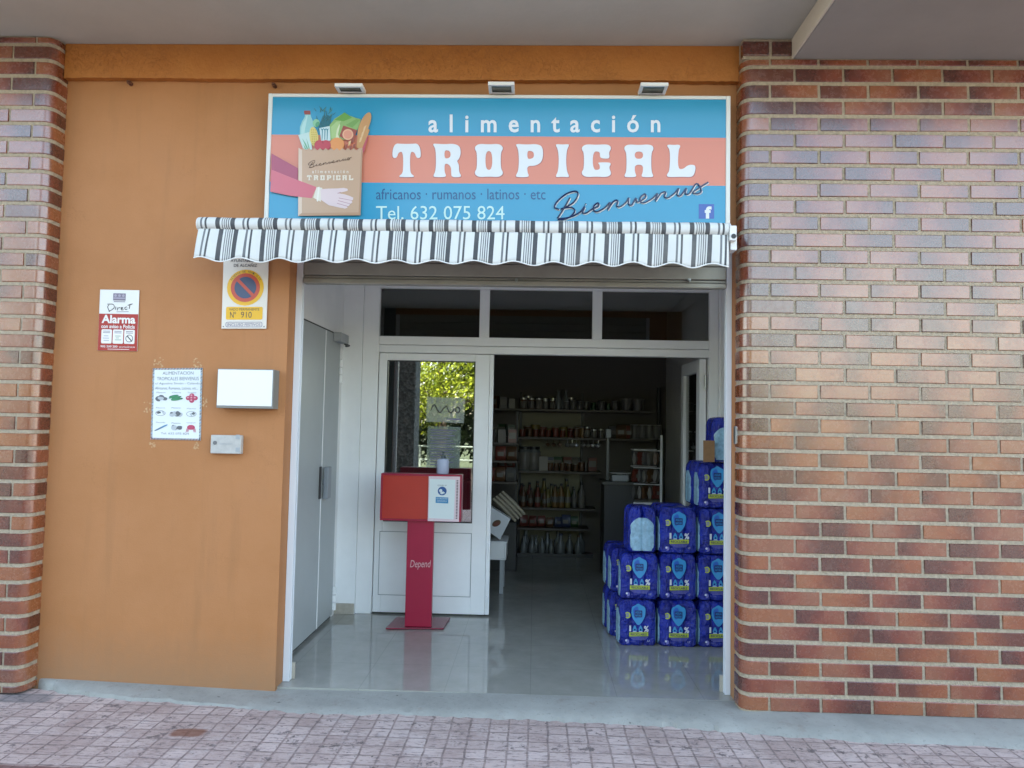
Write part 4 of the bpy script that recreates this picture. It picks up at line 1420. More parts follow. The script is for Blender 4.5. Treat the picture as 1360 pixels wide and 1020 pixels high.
b.build('printing', [M_INK, mat('grey_print_ink', (.17, .19, .22), .5), mat('dark_print', (.12, .13, .14), .5), mat('green_print', (.05, .25, .11), .5), mat('berry_print', (.45, .06, .12), .5), mat('maroon_print', (.22, .06, .08), .5), mat('blue_print', (.08, .24, .40), .5), mat('light_grey_print', (.45, .48, .5), .5), mat('dark_green_print', (.03, .12, .06), .5), mat('pink_print', (.7, .35, .4), .5)], t)
M_TAPE = mat('old_tape', (.54, .33, .17), .25, .6, var=.3, vscale=120)
tp = [((203, 476), (215, 472), (218, 489), (206, 490)), ((257, 476), (268, 472), (270, 488), (258, 489)), ((190, 534), (200, 536), (200, 547), (191, 546)), ((269, 528), (275, 529), (275, 539), (269, 540)), ((199, 588), (208, 587), (206, 594), (198, 594)), ((258, 588), (264, 587), (263, 597), (257, 596))]
for i, q in enumerate(tp):
    b = MB()
    cx = sum(p[0] for p in q) / 4; cy = sum(p[1] for p in q) / 4
    rnd = random.Random(i)
    for j in range(15):
        # torn scraps of clear tape
        x, y = cx + rnd.uniform(-1, 1) * (q[1][0] - q[0][0]) / 2, cy + rnd.uniform(-1, 1) * (q[2][1] - q[0][1]) / 2
        r_ = rnd.uniform(1.1, 1.9)
        flat(b, [[(x + r_ * rnd.uniform(.5, 1) * cos(k_), y + r_ * rnd.uniform(.5, 1) * sin(k_)) for k_ in (0, 1.3, 2.4, 3.6, 5)]], on(-.0012 - j * .00004), 0)
    b.build('tape', M_TAPE, t)

# white light box and small meter box
t = thing('blank_lightbox', P(329, 544, -.02), 'white blank rectangular box with grey sides mounted on the ochre wall', 'box')
a, c = P(289, 489.5, -.085), P(362, 543, -.085)
b = MB(); b.box((a.x, -.0835, c.z), (c.x, -.001, a.z)); b.build('housing', mat('box_grey_sides', (.22, .22, .20), .5), t, bevel=.002)
b = MB(); b.box((a.x + .004, -.0875, c.z + .012), (c.x - .005, -.084, a.z - .004)); b.build('front', mat('box_white_front', (.80, .80, .80), .3), t, bevel=.002)
t = thing('meter_box', P(300, 603, -.02), 'small grey metal service box with keyhole, low on the ochre wall', 'box')
a, c = P(280, 577.5, -.035), P(319.5, 603, -.035)
b = MB(); b.box((a.x, -.035, c.z), (c.x, -.001, a.z)); b.build('housing', mat('service_box_grey', (.46, .45, .42), .45, var=.1, vscale=30), t, bevel=.004)
b = MB(); q = P(285.5, 588, -.036); b.tube([(q.x, -.0385, q.z), (q.x, -.0352, q.z)], .010, 12); b.build('keyhole', mat('service_box_dark', (.16, .16, .16), .4), t)
for py in (580, 597):
    q = P(316, py, -.036); b = MB(); b.box((q.x - .012, -.0375, q.z - .012), (q.x + .010, -.0352, q.z + .010))
    b.build('clasp', M_GREYPL, t, bevel=.002)
b = MB(); put_text(b, 'contador', (292, 587.5, 309, 590.5), on(-.0358), 0); b.build('lettering', M_GREYPL, t)

# ------------------------------------------------------------------ red hand gel stand
YD = 1.15
st0 = PF(555, 829, 0)
t = thing('hand_gel_stand', (st0.x, YD + .08, 0), 'crimson display stand with wide red box head, standing before the closed white door', 'stand')
M_CRIM = mat('crimson_lacquer', lin(182, 26, 66, .72), .38, .5, var=.05, vscale=4)
M_REDP = mat('orange_red_panel', lin(205, 62, 48, .72), .3, .5, var=.05, vscale=6)
a, c = P(506, 628.5, YD), P(612, 693.5, YD)
b = MB(); b.box((a.x, YD + .008, c.z), (c.x, YD + .11, a.z)); b.build('head_box', M_CRIM, t, bevel=.004)
b = MB()
e = .012
b.box((a.x + .001, YD - .004, c.z + .001), (c.x - .001, YD + .0075, c.z + e)); b.box((a.x + .001, YD - .004, a.z - e), (c.x - .001, YD + .0075, a.z - .001))
b.box((a.x + .001, YD - .004, c.z + e + .0005), (a.x + e, YD + .0075, a.z - e - .0005)); b.box((c.x - e, YD - .004, c.z + e + .0005), (c.x - .001, YD + .0075, a.z - e - .0005))
b.build('rim', M_CRIM, t, bevel=.002)
b = MB(); b.box((a.x + e + .001, YD + .003, c.z + e + .001), (c.x - e - .001, YD + .0075, a.z - e - .001)); b.build('head_panel', M_REDP, t)
pa, pc = P(541, 694, YD + .03), P(576, 694, YD + .03)
b = MB(); b.box((pa.x, YD + .03, .013), (pc.x, YD + .075, c.z - .001)); b.build('post', M_CRIM, t, bevel=.003)
b = MB(); put_text(b, 'Depend', (544.5, 744, 572.5, 756.5), on(YD + .0285), 0, shear=.25); b.build('lettering', mat('pale_pink_print', (.62, .36, .36), .4), t)
q0, q1, q2, q3 = PF(512, 836.5, 0), PF(589, 836.5, 0), PF(598, 822, 0), PF(526, 822, 0)
b = MB(); b.prism([(p.x, p.y, .002) for p in (q0, q1, q2, q3)], (0, 0, .0105)); b.build('base_plate', mat('dark_crimson_plate', lin(150, 30, 60, .6), .25, .6), t, bevel=.002)
# notice in a sleeve on the stand
NO = [(569.5, 632.5), (611, 633), (609.5, 693), (568, 692)]
n_ = thing('notice', P(590, 692, YD - .008), 'white paper notice with blue round pictogram on the right half of the red stand', 'notice')
b = MB(); quad_plate(b, NO, YD - .0075, .003); b.build('sleeve', mat('pink_white_sleeve', (.72, .56, .58), .2), n_)
def no(Y):
    g_ = qfn(NO, Y)
    return lambda x, y: g_(x / 42, y / 60)
b = MB()
flat(b, [[(1.5, 3.5), (36, 4.2), (35, 57), (1, 56)]], no(YD - .0082), 0)
for i in range(26):
    y = 5 + i * 2
    flat(b, [[(37.5, y), (39.8, y), (39.8, y + 1.1), (37.5, y + 1.1)]], no(YD - .0082), 3)
put_text(b, 'COVID 19', (12, 11.2, 24, 13), no(YD - .0088), 3)
flat(b, [ell(18.5, 19.5, 6, 5.8)], no(YD - .0088), 1)
flat(b, [ell(16.5, 19, 2.2, 2.2, n=12)], no(YD - .0094), 0); flat(b, [[(15, 22), (20, 20), (22.5, 22), (18, 24)]], no(YD - .0094), 0)
flat(b, [[(10, 27.5), (27, 28), (27, 36), (10, 35.5)]], no(YD - .0088), 2)
put_text(b, 'USO OBLIGATORIO', (11, 28.8, 26, 30.6), no(YD - .0094), 0); put_text(b, 'DE MASCARILLA', (12, 32, 25, 33.8), no(YD - .0094), 0)
b.build('printing', [mat('paper_green_white', (.66, .72, .70), .5), mat('pictogram_blue', lin(40, 92, 160, .75), .4), mat('label_blue', lin(70, 150, 200, .75), .4), M_INK], n_)
# gel bottle on top
q = P(588, 628.4, YD + .055)
gz = a.z + .0008
g_ = thing('gel_bottle', (q.x, YD + .055, gz), 'pale lilac grey hand gel bottle with pump, on top of the red stand', 'bottle')
b = MB(); b.lathe([(.036, 0), (.041, .006), (.041, .085), (.034, .1), (.016, .106)], (q.x, YD + .055, gz), 20, sy=.75); b.build('bottle', mat('lilac_grey_plastic', (.40, .44, .56), .35), g_, smooth=True)
b = MB(); b.lathe([(.015, .1065), (.015, .122), (.006, .123), (.006, .14), (.012, .141), (.012, .148)], (q.x, YD + .055, gz), 12); b.box((q.x - .006, YD + .012, gz + .1485), (q.x + .006, YD + .062, gz + .156)); b.build('pump', mat('pump_dark', (.06, .08, .09), .4), g_, smooth=True)

# ------------------------------------------------------------------ water packs
PWID, PDEP, PHGT = .236, .178, .288
def film_material():
    k = NT('blue_shrink_film')
    tc = k.n('ShaderNodeTexCoord')
    oi = k.n('ShaderNodeObjectInfo')
    va = k.n('ShaderNodeVectorMath', operation='ADD')
    sc_ = k.n('ShaderNodeVectorMath', operation='SCALE')
    k.l(tc.outputs['Object'], va.inputs[0]); k.l(oi.outputs['Location'], sc_.inputs[0])
    sc_.inputs['Scale'].default_value = 3.7
    k.l(sc_.outputs[0], va.inputs[1])
    v = va.outputs[0]
    c = k.ramp(k.noise(v, 14, 4), [(.3, lin(12, 20, 116)), (.7, lin(28, 50, 172))])
    k.l(c, k.b.inputs['Base Color'])
    k.b.inputs['Roughness'].default_value = .16
    k.b.inputs['Specular IOR Level'].default_value = .6
    mp = k.n('ShaderNodeMapping')
    mp.inputs['Scale'].default_value = (60, 60, 14)
    k.l(v, mp.inputs['Vector'])
    k.bump(k.math('ADD', k.noise(mp.outputs[0], 1, 4), k.math('MULTIPLY', k.noise(v, 24, 4), 2.2)), 1.0, .018)
    return k.m
M_FILM = film_material()
M_LBL = [mat('print_sky_blue', lin(70, 160, 220, .8), .25), mat('print_deep_blue', lin(22, 40, 110, .8), .3), mat('print_lime', lin(196, 210, 70, .8), .3), mat('print_white', (.62, .64, .72), .3), mat('print_lilac', lin(120, 120, 200, .8), .3), mat('print_mid_blue', lin(44, 104, 200, .8), .3)]
M_BOT = mat('clear_blue_bottle', lin(150, 190, 212, .85), .16, .6, var=.25, vscale=40)
M_BOTD = mat('bottle_water_shade', lin(52, 84, 110, .8), .2, .6)
def pack_contour(sc_=1.0):
    # rounded outline of six bottles under tight film
    r = PDEP / 4
    pts = []
    cs = [(-PWID / 2 + r * .88 + i * (PWID - 2 * r * .88) / 2, s * (PDEP / 2 - r)) for s in (-1, 1) for i in range(3)]
    n = 72
    for i in range(n):
        a = 2 * pi * i / n
        d = (cos(a), sin(a))
        best = max(cx * d[0] + cy * d[1] + r for cx, cy in cs)
        # support function -> boundary by taking the farthest circle point along the ray, softened towards the hull
        ray_ = 0
        for cx, cy in cs:
            bq = cx * d[0] + cy * d[1]
            disc = bq * bq - (cx * cx + cy * cy - r * r)
            if disc >= 0:
                ray_ = max(ray_, bq + math.sqrt(disc))
        hull = min(PWID / 2 / max(abs(d[0]), 1e-6), PDEP / 2 / max(abs(d[1]), 1e-6))
        rad = ray_ * .55 + min(hull, ray_ * 1.12 + .004) * .45
        pts.append((d[0] * rad * sc_, d[1] * rad * sc_))
    return pts
def make_pack(label):
    t = thing('water_pack', (0, 0, 0), label, 'water pack', 'blue shrink wrapped water packs stacked by the door')
    b = MB()
    lv = [(0, .90), (.006, .96), (.018, 1), (.10, .985), (.12, 1), (.19, .99), (.232, .985), (.252, .95), (.268, .87), (.279, .72), (.284, .45)]
    vs, fs = [], []
    cts = pack_contour()
    n = len(cts)
    for z, s in lv:
        for i, (x, y) in enumerate(cts):
            # film corners tuck in more than the sides near the top
            kx = s if z > .2 else s
            zz = z
            if z > .24:
                zz += .007 * (.5 + .5 * cos(x / PWID * 6 * pi)) * (.5 + .5 * cos(y / PDEP * 4 * pi + pi))
            vs.append((x * (kx if s > .9 else .5 * kx + .45), y * kx, zz))
    for j in range(len(lv) - 1):
        for i in range(n):
            fs.append((j * n + i, j * n + (i + 1) % n, (j + 1) * n + (i + 1) % n, (j + 1) * n + i))
    fs.append(tuple(range(n - 1, -1, -1))); fs.append(tuple((len(lv) - 1) * n + i for i in range(n)))
    b.add(vs, fs)
    b.build('film', M_FILM, t, smooth=True)
    # front print, in units of 100 x 122 over the front face
    def fr(off):
        return lambda x, y: (-.118 + x / 100 * .236, -PDEP / 2 - off - .0006 + .012 * (abs(x - 50) / 50) ** 4, .288 - y / 122 * .288)
    b = MB()
    sh = chaikin([(32, 20), (42, 16), (50, 10), (58, 16), (70, 20), (70, 42), (62, 58), (51, 70), (40, 58), (31, 42)], 2)
    flat(b, [sh], fr(.001), 0)
    flat(b, [chaikin([(36, 24), (50, 16), (52, 40), (44, 54), (37, 40)], 2)], fr(.0015), 5)
    flat(b, [rrect(40, 29, 61, 47, 2)], fr(.002), 1)
    put_text(b, 'AGUA', (42, 31, 59, 37), fr(.0026), 0, bold=.02); put_text(b, 'NATURA', (42, 39.5, 59, 45), fr(.0026), 0, bold=.02)
    flat(b, [ell(21, 42, 8, 8.4, n=20)], fr(.001), 2); flat(b, [ell(21, 42, 5, 5.2, n=16)], fr(.0015), 4); put_text(b, 'ECO', (16.5, 39.5, 25.5, 44.5), fr(.002), 2, bold=.02)
    put_text(b, '1', (26, 69, 31, 84), fr(.001), 3, bold=.04)
    for cx in (41, 57):
        # the two noughts are drops over little arrows
        flat(b, [chaikin([(cx, 66), (cx + 5, 76), (cx + 6, 82), (cx, 85), (cx - 6, 82), (cx - 5, 76)], 2), ell(cx, 79.5, 2.4, 2.6, n=10)], fr(.001), 0)
        flat(b, [[(cx - 6, 85.5), (cx + 6, 85.5), (cx + 4, 83.6), (cx - 4, 83.6)]], fr(.0013), 3)
    put_text(b, '%', (66, 69, 79, 85), fr(.001), 3, bold=.04)
    flat(b, [[(26, 87), (78, 85.5), (78, 96), (26, 97.5)]], fr(.001), 2)
    put_text(b, 'RECICLABLE', (30, 88.6, 74, 94.6), fr(.0016), 1, bold=.02)
    for i in range(3):
        flat(b, [[(27 + 4 * i, 99 + i * 3), (77 - 3 * i, 98.4 + i * 3), (77 - 3 * i, 99.8 + i * 3), (27 + 4 * i, 100.4 + i * 3)]], fr(.001), 4)
    flat(b, [ell(20, 110, 6, 6, n=16)], fr(.001), 4); flat(b, [ell(18, 108, 2.8, 2.8, n=10)], fr(.0016), 3)
    put_text(b, '6 x 1,5 L', (30, 108, 44, 112), fr(.001), 4); put_text(b, '1,5 L', (76, 106, 88, 111), fr(.001), 3)
    b.build('front_print', M_LBL, t)
    # ends: an opening in the film with the ribbed clear bottle showing
    for s in (1, -1):
        b = MB()
        R_ = .074
        zs, prof = [], []
        m_ = 30
        for i in range(m_ + 1):
            u = i / m_
            z = .012 + .205 * u
            w = 1.0
            if u > .74:
                w = math.sqrt(max(0.02, 1 - ((u - .74) / .27) ** 2))
            if u < .1:
                w = .86 + 1.4 * u
            rib = 1 + .05 * sin(u * 78)
            prof.append((z, w, rib))
        vs, fs, mi_ = [], [], []
        q_ = 14
        for z, w, rib in prof:
            for j in range(q_ + 1):
                v_ = -1 + 2 * j / q_
                y = v_ * R_ * w * (.98 + .02 * rib)
                two = abs(sin(pi * (v_ * .5 + .5) * 1.0))
                dp = .0115 * (two ** .3) * rib - .006 * math.exp(-(v_ / .12) ** 2)
                vs.append((s * (PWID / 2 - .004 + dp * .9), y * s, z))
        for i in range(m_):
            for j in range(q_):
                f = (i * (q_ + 1) + j, i * (q_ + 1) + j + 1, (i + 1) * (q_ + 1) + j + 1, (i + 1) * (q_ + 1) + j)
                fs.append(f)
                u = i / m_
                mi_.append(0)
        o_ = len(b.v)
        b.v += vs
        b.f += [tuple(o_ + k_ for k_ in f) for f in fs]; b.mi += mi_
        ob = b.build('bottle_window', [M_BOT, M_BOTD], t, smooth=True)
    return t
levels = [0, PHGT + .001, 2 * (PHGT + .001), 3 * (PHGT + .001), 4 * (PHGT + .001)]
X1 = PF(846, 857, 0).x; X2 = PF(899, 857, 0).x; X3 = PF(952, 859, 0).x
YP = .93 + PDEP / 2
packs = [
 (X1, YP, 0, 0, 'blue water pack on the floor at the front left corner of the stack'),
 (X2, YP, 0, 0, 'blue water pack on the floor, middle of the front row'),
 (X3, YP + .01, 0, 0, 'blue water pack on the floor beside the right door jamb'),
 (X1 + .012, YP, 1, -.10, 'blue water pack in the second layer, directly under the one turned end on'),
 (X2 - .004, YP + .01, 1, .03, 'blue water pack in the second layer, middle of the front row'),
 (X3, YP + .015, 1, 0, 'blue water pack in the second layer beside the right door jamb'),
 (P(850, 700, YP).x, YP + .03, 2, pi / 2 + .06, 'water pack turned end on with clear bottle window, left end of the third layer'),
 (X2 - .004, YP + .012, 2, .02, 'blue water pack in the third layer beside the end on pack with clear bottle'),
 (X3 + .004, YP + .012, 2, 0, 'blue water pack in the third layer beside the right door jamb'),
 (X3 - .006, YP + .012, 3, 0, 'blue water pack in the fourth layer just below the topmost pack'),
 (P(966, 600, YP).x - .025, YP + .035, 4, pi / 2 - .05, 'topmost water pack turned end on behind the brown cardboard tag'),
 (X1 - .04, YP + .20, 0, .02, 'blue water pack on the floor, second from the front on the left side'),
 (X1 - .055, YP + .39, 0, -.03, 'blue water pack on the floor, rearmost on the left side'),
 (X1 - .035, YP + .20, 1, .05, 'blue water pack in the second layer behind the front left one'),
 (X1 - .05, YP + .385, 1, 0, 'blue water pack in the second layer, rearmost on the left side'),
 (X2 - .02, YP + .20, 0, 0, 'blue water pack on the floor behind the middle of the front row'),
 (X2 - .02, YP + .20, 1, 0, 'blue water pack in the second layer behind the middle one'),
 (X2 - .02, YP + .205, 2, 0, 'blue water pack in the third layer behind the middle one'),
 (X3 - .01, YP + .205, 0, 0, 'blue water pack on the floor behind the one by the right jamb'),
 (X3 - .01, YP + .205, 1, 0, 'blue water pack in the second layer behind the one by the right jamb'),
 (X3 - .01, YP + .205, 2, 0, 'blue water pack in the third layer behind the one by the right jamb'),
 (X3 - .02, YP + .205, 3, 0, 'blue water pack in the fourth layer behind the topmost front column'),
]
proto = None
for x, y, lv_, rz, lab in packs:
    o = make_pack(lab) if proto is None else copy_tree(proto)
    proto = proto or o
    o.location = (x, y, levels[lv_] + .0006)
    jr = random.Random(lab)
    o.rotation_euler = (0, 0, rz + jr.uniform(-.045, .045))
    o.scale = (jr.uniform(.97, 1.02), jr.uniform(.98, 1.02), 1)
    o['label'] = lab
# brown cardboard tag leaning on the topmost pack
a, c = P(934, 582, YP - .12), P(949, 608, YP - .12)
b = MB(); b.box((a.x, YP - .124, levels[4] + .001), (c.x, YP - .12, levels[4] + .135)); tag(b.build('cardboard_tag', mat('brown_cardboard', (.24, .13, .055), .8, var=.12, vscale=30), origin=((a.x + c.x) / 2, YP - .122, levels[4])), 'brown cardboard tag standing before the topmost water pack', 'tag')

# ------------------------------------------------------------------ papers behind the door glass
def sheet_paper(name, px, Y, label, lines, col=(.70, .78, .68), seed=0):
    tt = thing(name, P(sum(p[0] for p in px) / 4, max(p[1] for p in px), Y), label, 'notice')
    b = MB(); quad_plate(b, px, Y, .001); b.build('paper', mat('paper_%s' % name, col, .5, alpha=.22), tt)
    g2 = qfn(px, Y - .0006)
    b = MB()
    lines(b, lambda x, y: g2(x / 100, y / 100))
    b.build('printing', [M_INK, M_INKB], tt)
def wavy(b, f):
    stroke(b, [(12, 50), (20, 30), (28, 50), (36, 62), (44, 46), (52, 34), (58, 54), (66, 60), (72, 46)], f, .004, 0, 4, 5)
    flat(b, [ell(82, 48, 7, 13), ell(82, 48, 4.5, 8)], f, 0)
    flat(b, [[(55, 84), (90, 84), (90, 88), (55, 88)]], f, 1)
def rows_(b, f):
    for i in range(14):
        flat(b, [[(10, 8 + i * 6.4), (88 - (i * 37) % 23, 8 + i * 6.4), (88 - (i * 37) % 23, 10 + i * 6.4), (10, 10 + i * 6.4)]], f, 1)
sheet_paper('wavy_notice', [(567, 527), (618, 529), (616, 562), (566, 560)], YF + .0245, 'pale sheet with a wavy line drawing, stuck behind the door glass', wavy)
sheet_paper('list_notice', [(568, 566), (612, 567), (610, 622), (566, 621)], YF + .0245, 'pale printed list sheet stuck behind the door glass above the red stand', rows_, (.40, .50, .42))

# ------------------------------------------------------------------ shop interior
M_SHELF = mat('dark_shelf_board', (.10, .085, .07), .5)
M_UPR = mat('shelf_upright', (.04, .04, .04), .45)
YB = 4.02
def sx_(px, Y=YB):
    return P(px, 600, Y).x
def sz_(py, Y=YB, px=740):
    return P(px, py, Y).z
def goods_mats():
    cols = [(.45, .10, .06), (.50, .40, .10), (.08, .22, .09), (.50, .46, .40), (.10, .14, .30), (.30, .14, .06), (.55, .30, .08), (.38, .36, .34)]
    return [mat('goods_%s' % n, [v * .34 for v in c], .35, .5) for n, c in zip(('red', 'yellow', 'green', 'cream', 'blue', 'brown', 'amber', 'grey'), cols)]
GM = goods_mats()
M_TIN = mat('tin_lid', (.55, .55, .54), .3, metal=.8)
M_PALE = mat('pale_translucent_plastic', (.16, .17, .165), .25)
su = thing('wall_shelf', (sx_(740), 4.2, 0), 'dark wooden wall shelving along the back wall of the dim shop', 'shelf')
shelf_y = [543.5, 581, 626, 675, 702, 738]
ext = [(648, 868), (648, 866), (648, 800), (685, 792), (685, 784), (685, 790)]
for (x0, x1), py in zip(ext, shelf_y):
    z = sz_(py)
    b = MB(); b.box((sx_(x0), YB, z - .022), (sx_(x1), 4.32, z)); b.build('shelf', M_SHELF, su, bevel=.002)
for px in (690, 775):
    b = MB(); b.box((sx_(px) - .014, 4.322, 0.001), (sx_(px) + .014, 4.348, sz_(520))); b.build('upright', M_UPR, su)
b = MB(); b.box((sx_(687), 4.3225, sz_(736)), (sx_(773), 4.345, sz_(548))); b.build('back_panel', mat('yellow_lit_back_panel', (.24, .22, .14), .6), su)  # yellowish light falling on the panel is put into its colour
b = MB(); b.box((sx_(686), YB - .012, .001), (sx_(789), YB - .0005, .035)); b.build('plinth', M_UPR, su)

PROTO = {}
def good(kind, mi):
    key = (kind, mi)
    if key in PROTO:
        return PROTO[key]
    b = MB()
    m = [GM[mi], M_TIN, GM[3], M_PALE, M_DARK]
    if kind == 'jar':
        b.lathe([(.036, 0), (.04, .006), (.04, .085), (.033, .097), (.033, .10), (.036, .101), (.036, .118)], n=12, mis=[0, 2, 0, 0, 1, 1, 1])
    elif kind == 'can':
        b.lathe([(.034, 0), (.036, .004), (.036, .096), (.034, .1)], n=12, mis=[1, 0, 1, 1])
    elif kind == 'bottle':
        b.lathe([(.034, 0), (.037, .008), (.037, .06), (.0372, .13), (.037, .16), (.014, .215), (.013, .25), (.016, .252), (.016, .275)], n=12, mis=[0, 0, 2, 0, 0, 0, 4, 4, 4])
    elif kind == 'big_jar':
        b.lathe([(.07, 0), (.078, .01), (.078, .19), (.06, .215), (.06, .22), (.065, .222), (.065, .25)], n=14, mis=[3, 2, 3, 3, 4, 4, 4])
    elif kind == 'tub':
        b.lathe([(.045, 0), (.055, .10), (.058, .101), (.058, .115)], n=12, mis=[0, 2, 2, 2])
    elif kind == 'flask':
        b.lathe([(.038, 0), (.042, .008), (.042, .10), (.018, .15), (.016, .19), (.018, .191), (.018, .21)], n=12, mis=[3, 3, 3, 3, 0, 0, 0])
    elif kind == 'carton':
        b.box((-.04, -.03, 0), (.04, .03, .13), 0); b.box((-.034, -.0308, .04), (.034, -.0301, .10), 2)
    elif kind == 'packet':
        w = []
        for z, d, wd in ((0, .002, .05), (.012, .012, .052), (.06, .022, .05), (.115, .014, .05), (.14, .002, .05)):
            w.append((z, d, wd))
        vs = [p for z, d, wd in w for p in ((-wd, -d, z), (0, -d * 1.5 - .001, z), (wd, -d, z), (wd, d, z), (-wd, d, z))]
        fs = [(i * 5 + j, i * 5 + (j + 1) % 5, (i + 1) * 5 + (j + 1) % 5, (i + 1) * 5 + j) for i in range(4) for j in range(5)] + [(4, 3, 2, 1, 0), (20, 21, 22, 23, 24)]
        b.add(vs, fs, 0)
        b.add([(-.03, -.0345, .045), (.03, -.0345, .045), (.03, -.0345, .085), (-.03, -.0345, .085)], [(0, 1, 2, 3)], 2)
    PROTO[key] = b.build(kind, m, smooth=True, origin=(0, 0, 0))
    PROTO[key]['fresh'] = 1
    return PROTO[key]
def place(kind, mi, x, y, z, label, cat, group, rz=0, s=1.0):
    p = good(kind, mi)
    if p.get('fresh'):
        o = p
        del o['fresh']
    else:
        o = p.copy()
        COL.objects.link(o)
    o.location = (x, y, z + .0006)
    o.rotation_euler = (0, 0, rz)
    o.scale = (s, s, s)
    tag(o, label, cat, group)
    return o
def row(kind, px0, px1, step, py, label, cat, group, tones, y=None, s=1.0, skip=.0):
    x, x1, z = sx_(px0), sx_(px1), sz_(py)
    i = 0
    while x < x1:
        if random.random() > skip:
            place(kind, random.choice(tones), x, (y or YB + .07) + random.uniform(-.015, .03), z, label, cat, group, random.uniform(-.4, .4), s * random.uniform(.72, 1.08))
        x += step * random.uniform(.82, 1.0)
        i += 1
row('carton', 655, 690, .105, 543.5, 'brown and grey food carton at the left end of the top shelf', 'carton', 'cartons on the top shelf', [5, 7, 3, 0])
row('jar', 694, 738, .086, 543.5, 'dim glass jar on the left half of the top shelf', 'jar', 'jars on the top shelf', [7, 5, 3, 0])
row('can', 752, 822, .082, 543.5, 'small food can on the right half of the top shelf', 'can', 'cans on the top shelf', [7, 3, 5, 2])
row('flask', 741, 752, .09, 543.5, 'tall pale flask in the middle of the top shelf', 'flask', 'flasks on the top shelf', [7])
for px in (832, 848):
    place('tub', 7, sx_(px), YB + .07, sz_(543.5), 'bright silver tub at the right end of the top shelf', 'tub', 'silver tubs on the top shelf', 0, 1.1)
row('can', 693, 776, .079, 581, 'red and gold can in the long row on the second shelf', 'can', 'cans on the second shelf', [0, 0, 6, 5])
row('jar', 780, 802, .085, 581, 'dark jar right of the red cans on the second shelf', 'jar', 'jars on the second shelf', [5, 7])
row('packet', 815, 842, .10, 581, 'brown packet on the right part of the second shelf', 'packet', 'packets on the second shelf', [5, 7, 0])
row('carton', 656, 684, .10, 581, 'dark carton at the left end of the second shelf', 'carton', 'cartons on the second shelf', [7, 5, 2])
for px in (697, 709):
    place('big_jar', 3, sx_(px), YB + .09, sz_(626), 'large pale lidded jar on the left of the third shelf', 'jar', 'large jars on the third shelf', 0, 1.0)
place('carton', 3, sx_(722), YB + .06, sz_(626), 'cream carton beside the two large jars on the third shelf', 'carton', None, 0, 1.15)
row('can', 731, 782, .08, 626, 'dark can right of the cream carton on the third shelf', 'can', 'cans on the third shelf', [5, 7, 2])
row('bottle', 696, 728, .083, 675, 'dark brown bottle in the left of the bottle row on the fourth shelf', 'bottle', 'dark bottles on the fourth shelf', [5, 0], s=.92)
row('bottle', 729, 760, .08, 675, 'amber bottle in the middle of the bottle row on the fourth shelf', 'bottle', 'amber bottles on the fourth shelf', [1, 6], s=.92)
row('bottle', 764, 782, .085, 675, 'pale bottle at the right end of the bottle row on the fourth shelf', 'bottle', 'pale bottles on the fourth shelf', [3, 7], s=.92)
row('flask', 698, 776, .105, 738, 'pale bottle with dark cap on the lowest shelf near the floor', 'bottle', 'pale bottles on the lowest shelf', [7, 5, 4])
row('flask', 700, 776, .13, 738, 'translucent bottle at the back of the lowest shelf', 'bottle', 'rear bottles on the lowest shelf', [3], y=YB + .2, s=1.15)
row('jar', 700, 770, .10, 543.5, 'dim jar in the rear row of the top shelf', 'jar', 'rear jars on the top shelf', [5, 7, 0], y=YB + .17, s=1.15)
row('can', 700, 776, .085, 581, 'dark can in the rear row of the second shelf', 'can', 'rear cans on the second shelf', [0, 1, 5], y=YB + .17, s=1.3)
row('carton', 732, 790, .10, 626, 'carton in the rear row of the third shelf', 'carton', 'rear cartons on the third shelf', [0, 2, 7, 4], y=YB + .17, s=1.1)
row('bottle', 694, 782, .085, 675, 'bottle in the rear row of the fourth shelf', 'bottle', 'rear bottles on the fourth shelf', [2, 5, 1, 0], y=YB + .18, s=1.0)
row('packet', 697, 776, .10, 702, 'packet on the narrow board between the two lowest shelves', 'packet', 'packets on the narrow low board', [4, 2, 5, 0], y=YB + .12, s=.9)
row('packet', 656, 684, .09, 626, 'packet at the left end of the third shelf level behind the door edge', 'packet', 'packets at the left end', [5, 0, 7], y=YB + .07, s=.9)
# small hanging things under the second shelf
for i, px in enumerate((727, 735, 743, 754, 760, 766, 774, 781, 788, 795)):
    z = sz_(581) - .022
    b = MB()
    b.tube([(0, 0, 0), (0, 0, -.035)], .003, 5)
    b.lathe([(.008, -.075), (.024, -.062), (.026, -.045), (.010, -.036)], n=8)
    o = b.build('hanging_ladle', M_TIN if i > 2 else GM[5], smooth=True, origin=(0, 0, 0))
    o.location = (sx_(px), YB + .03, z - .0006)
    o.rotation_euler = (0, .08 * ((i % 3) - 1), i)
    tag(o, 'small dark ladle hanging under the left of the second shelf' if i <= 2 else 'small shiny ladle hanging under the right of the second shelf', 'ladle', 'dark ladles under the second shelf' if i <= 2 else 'shiny ladles under the second shelf')

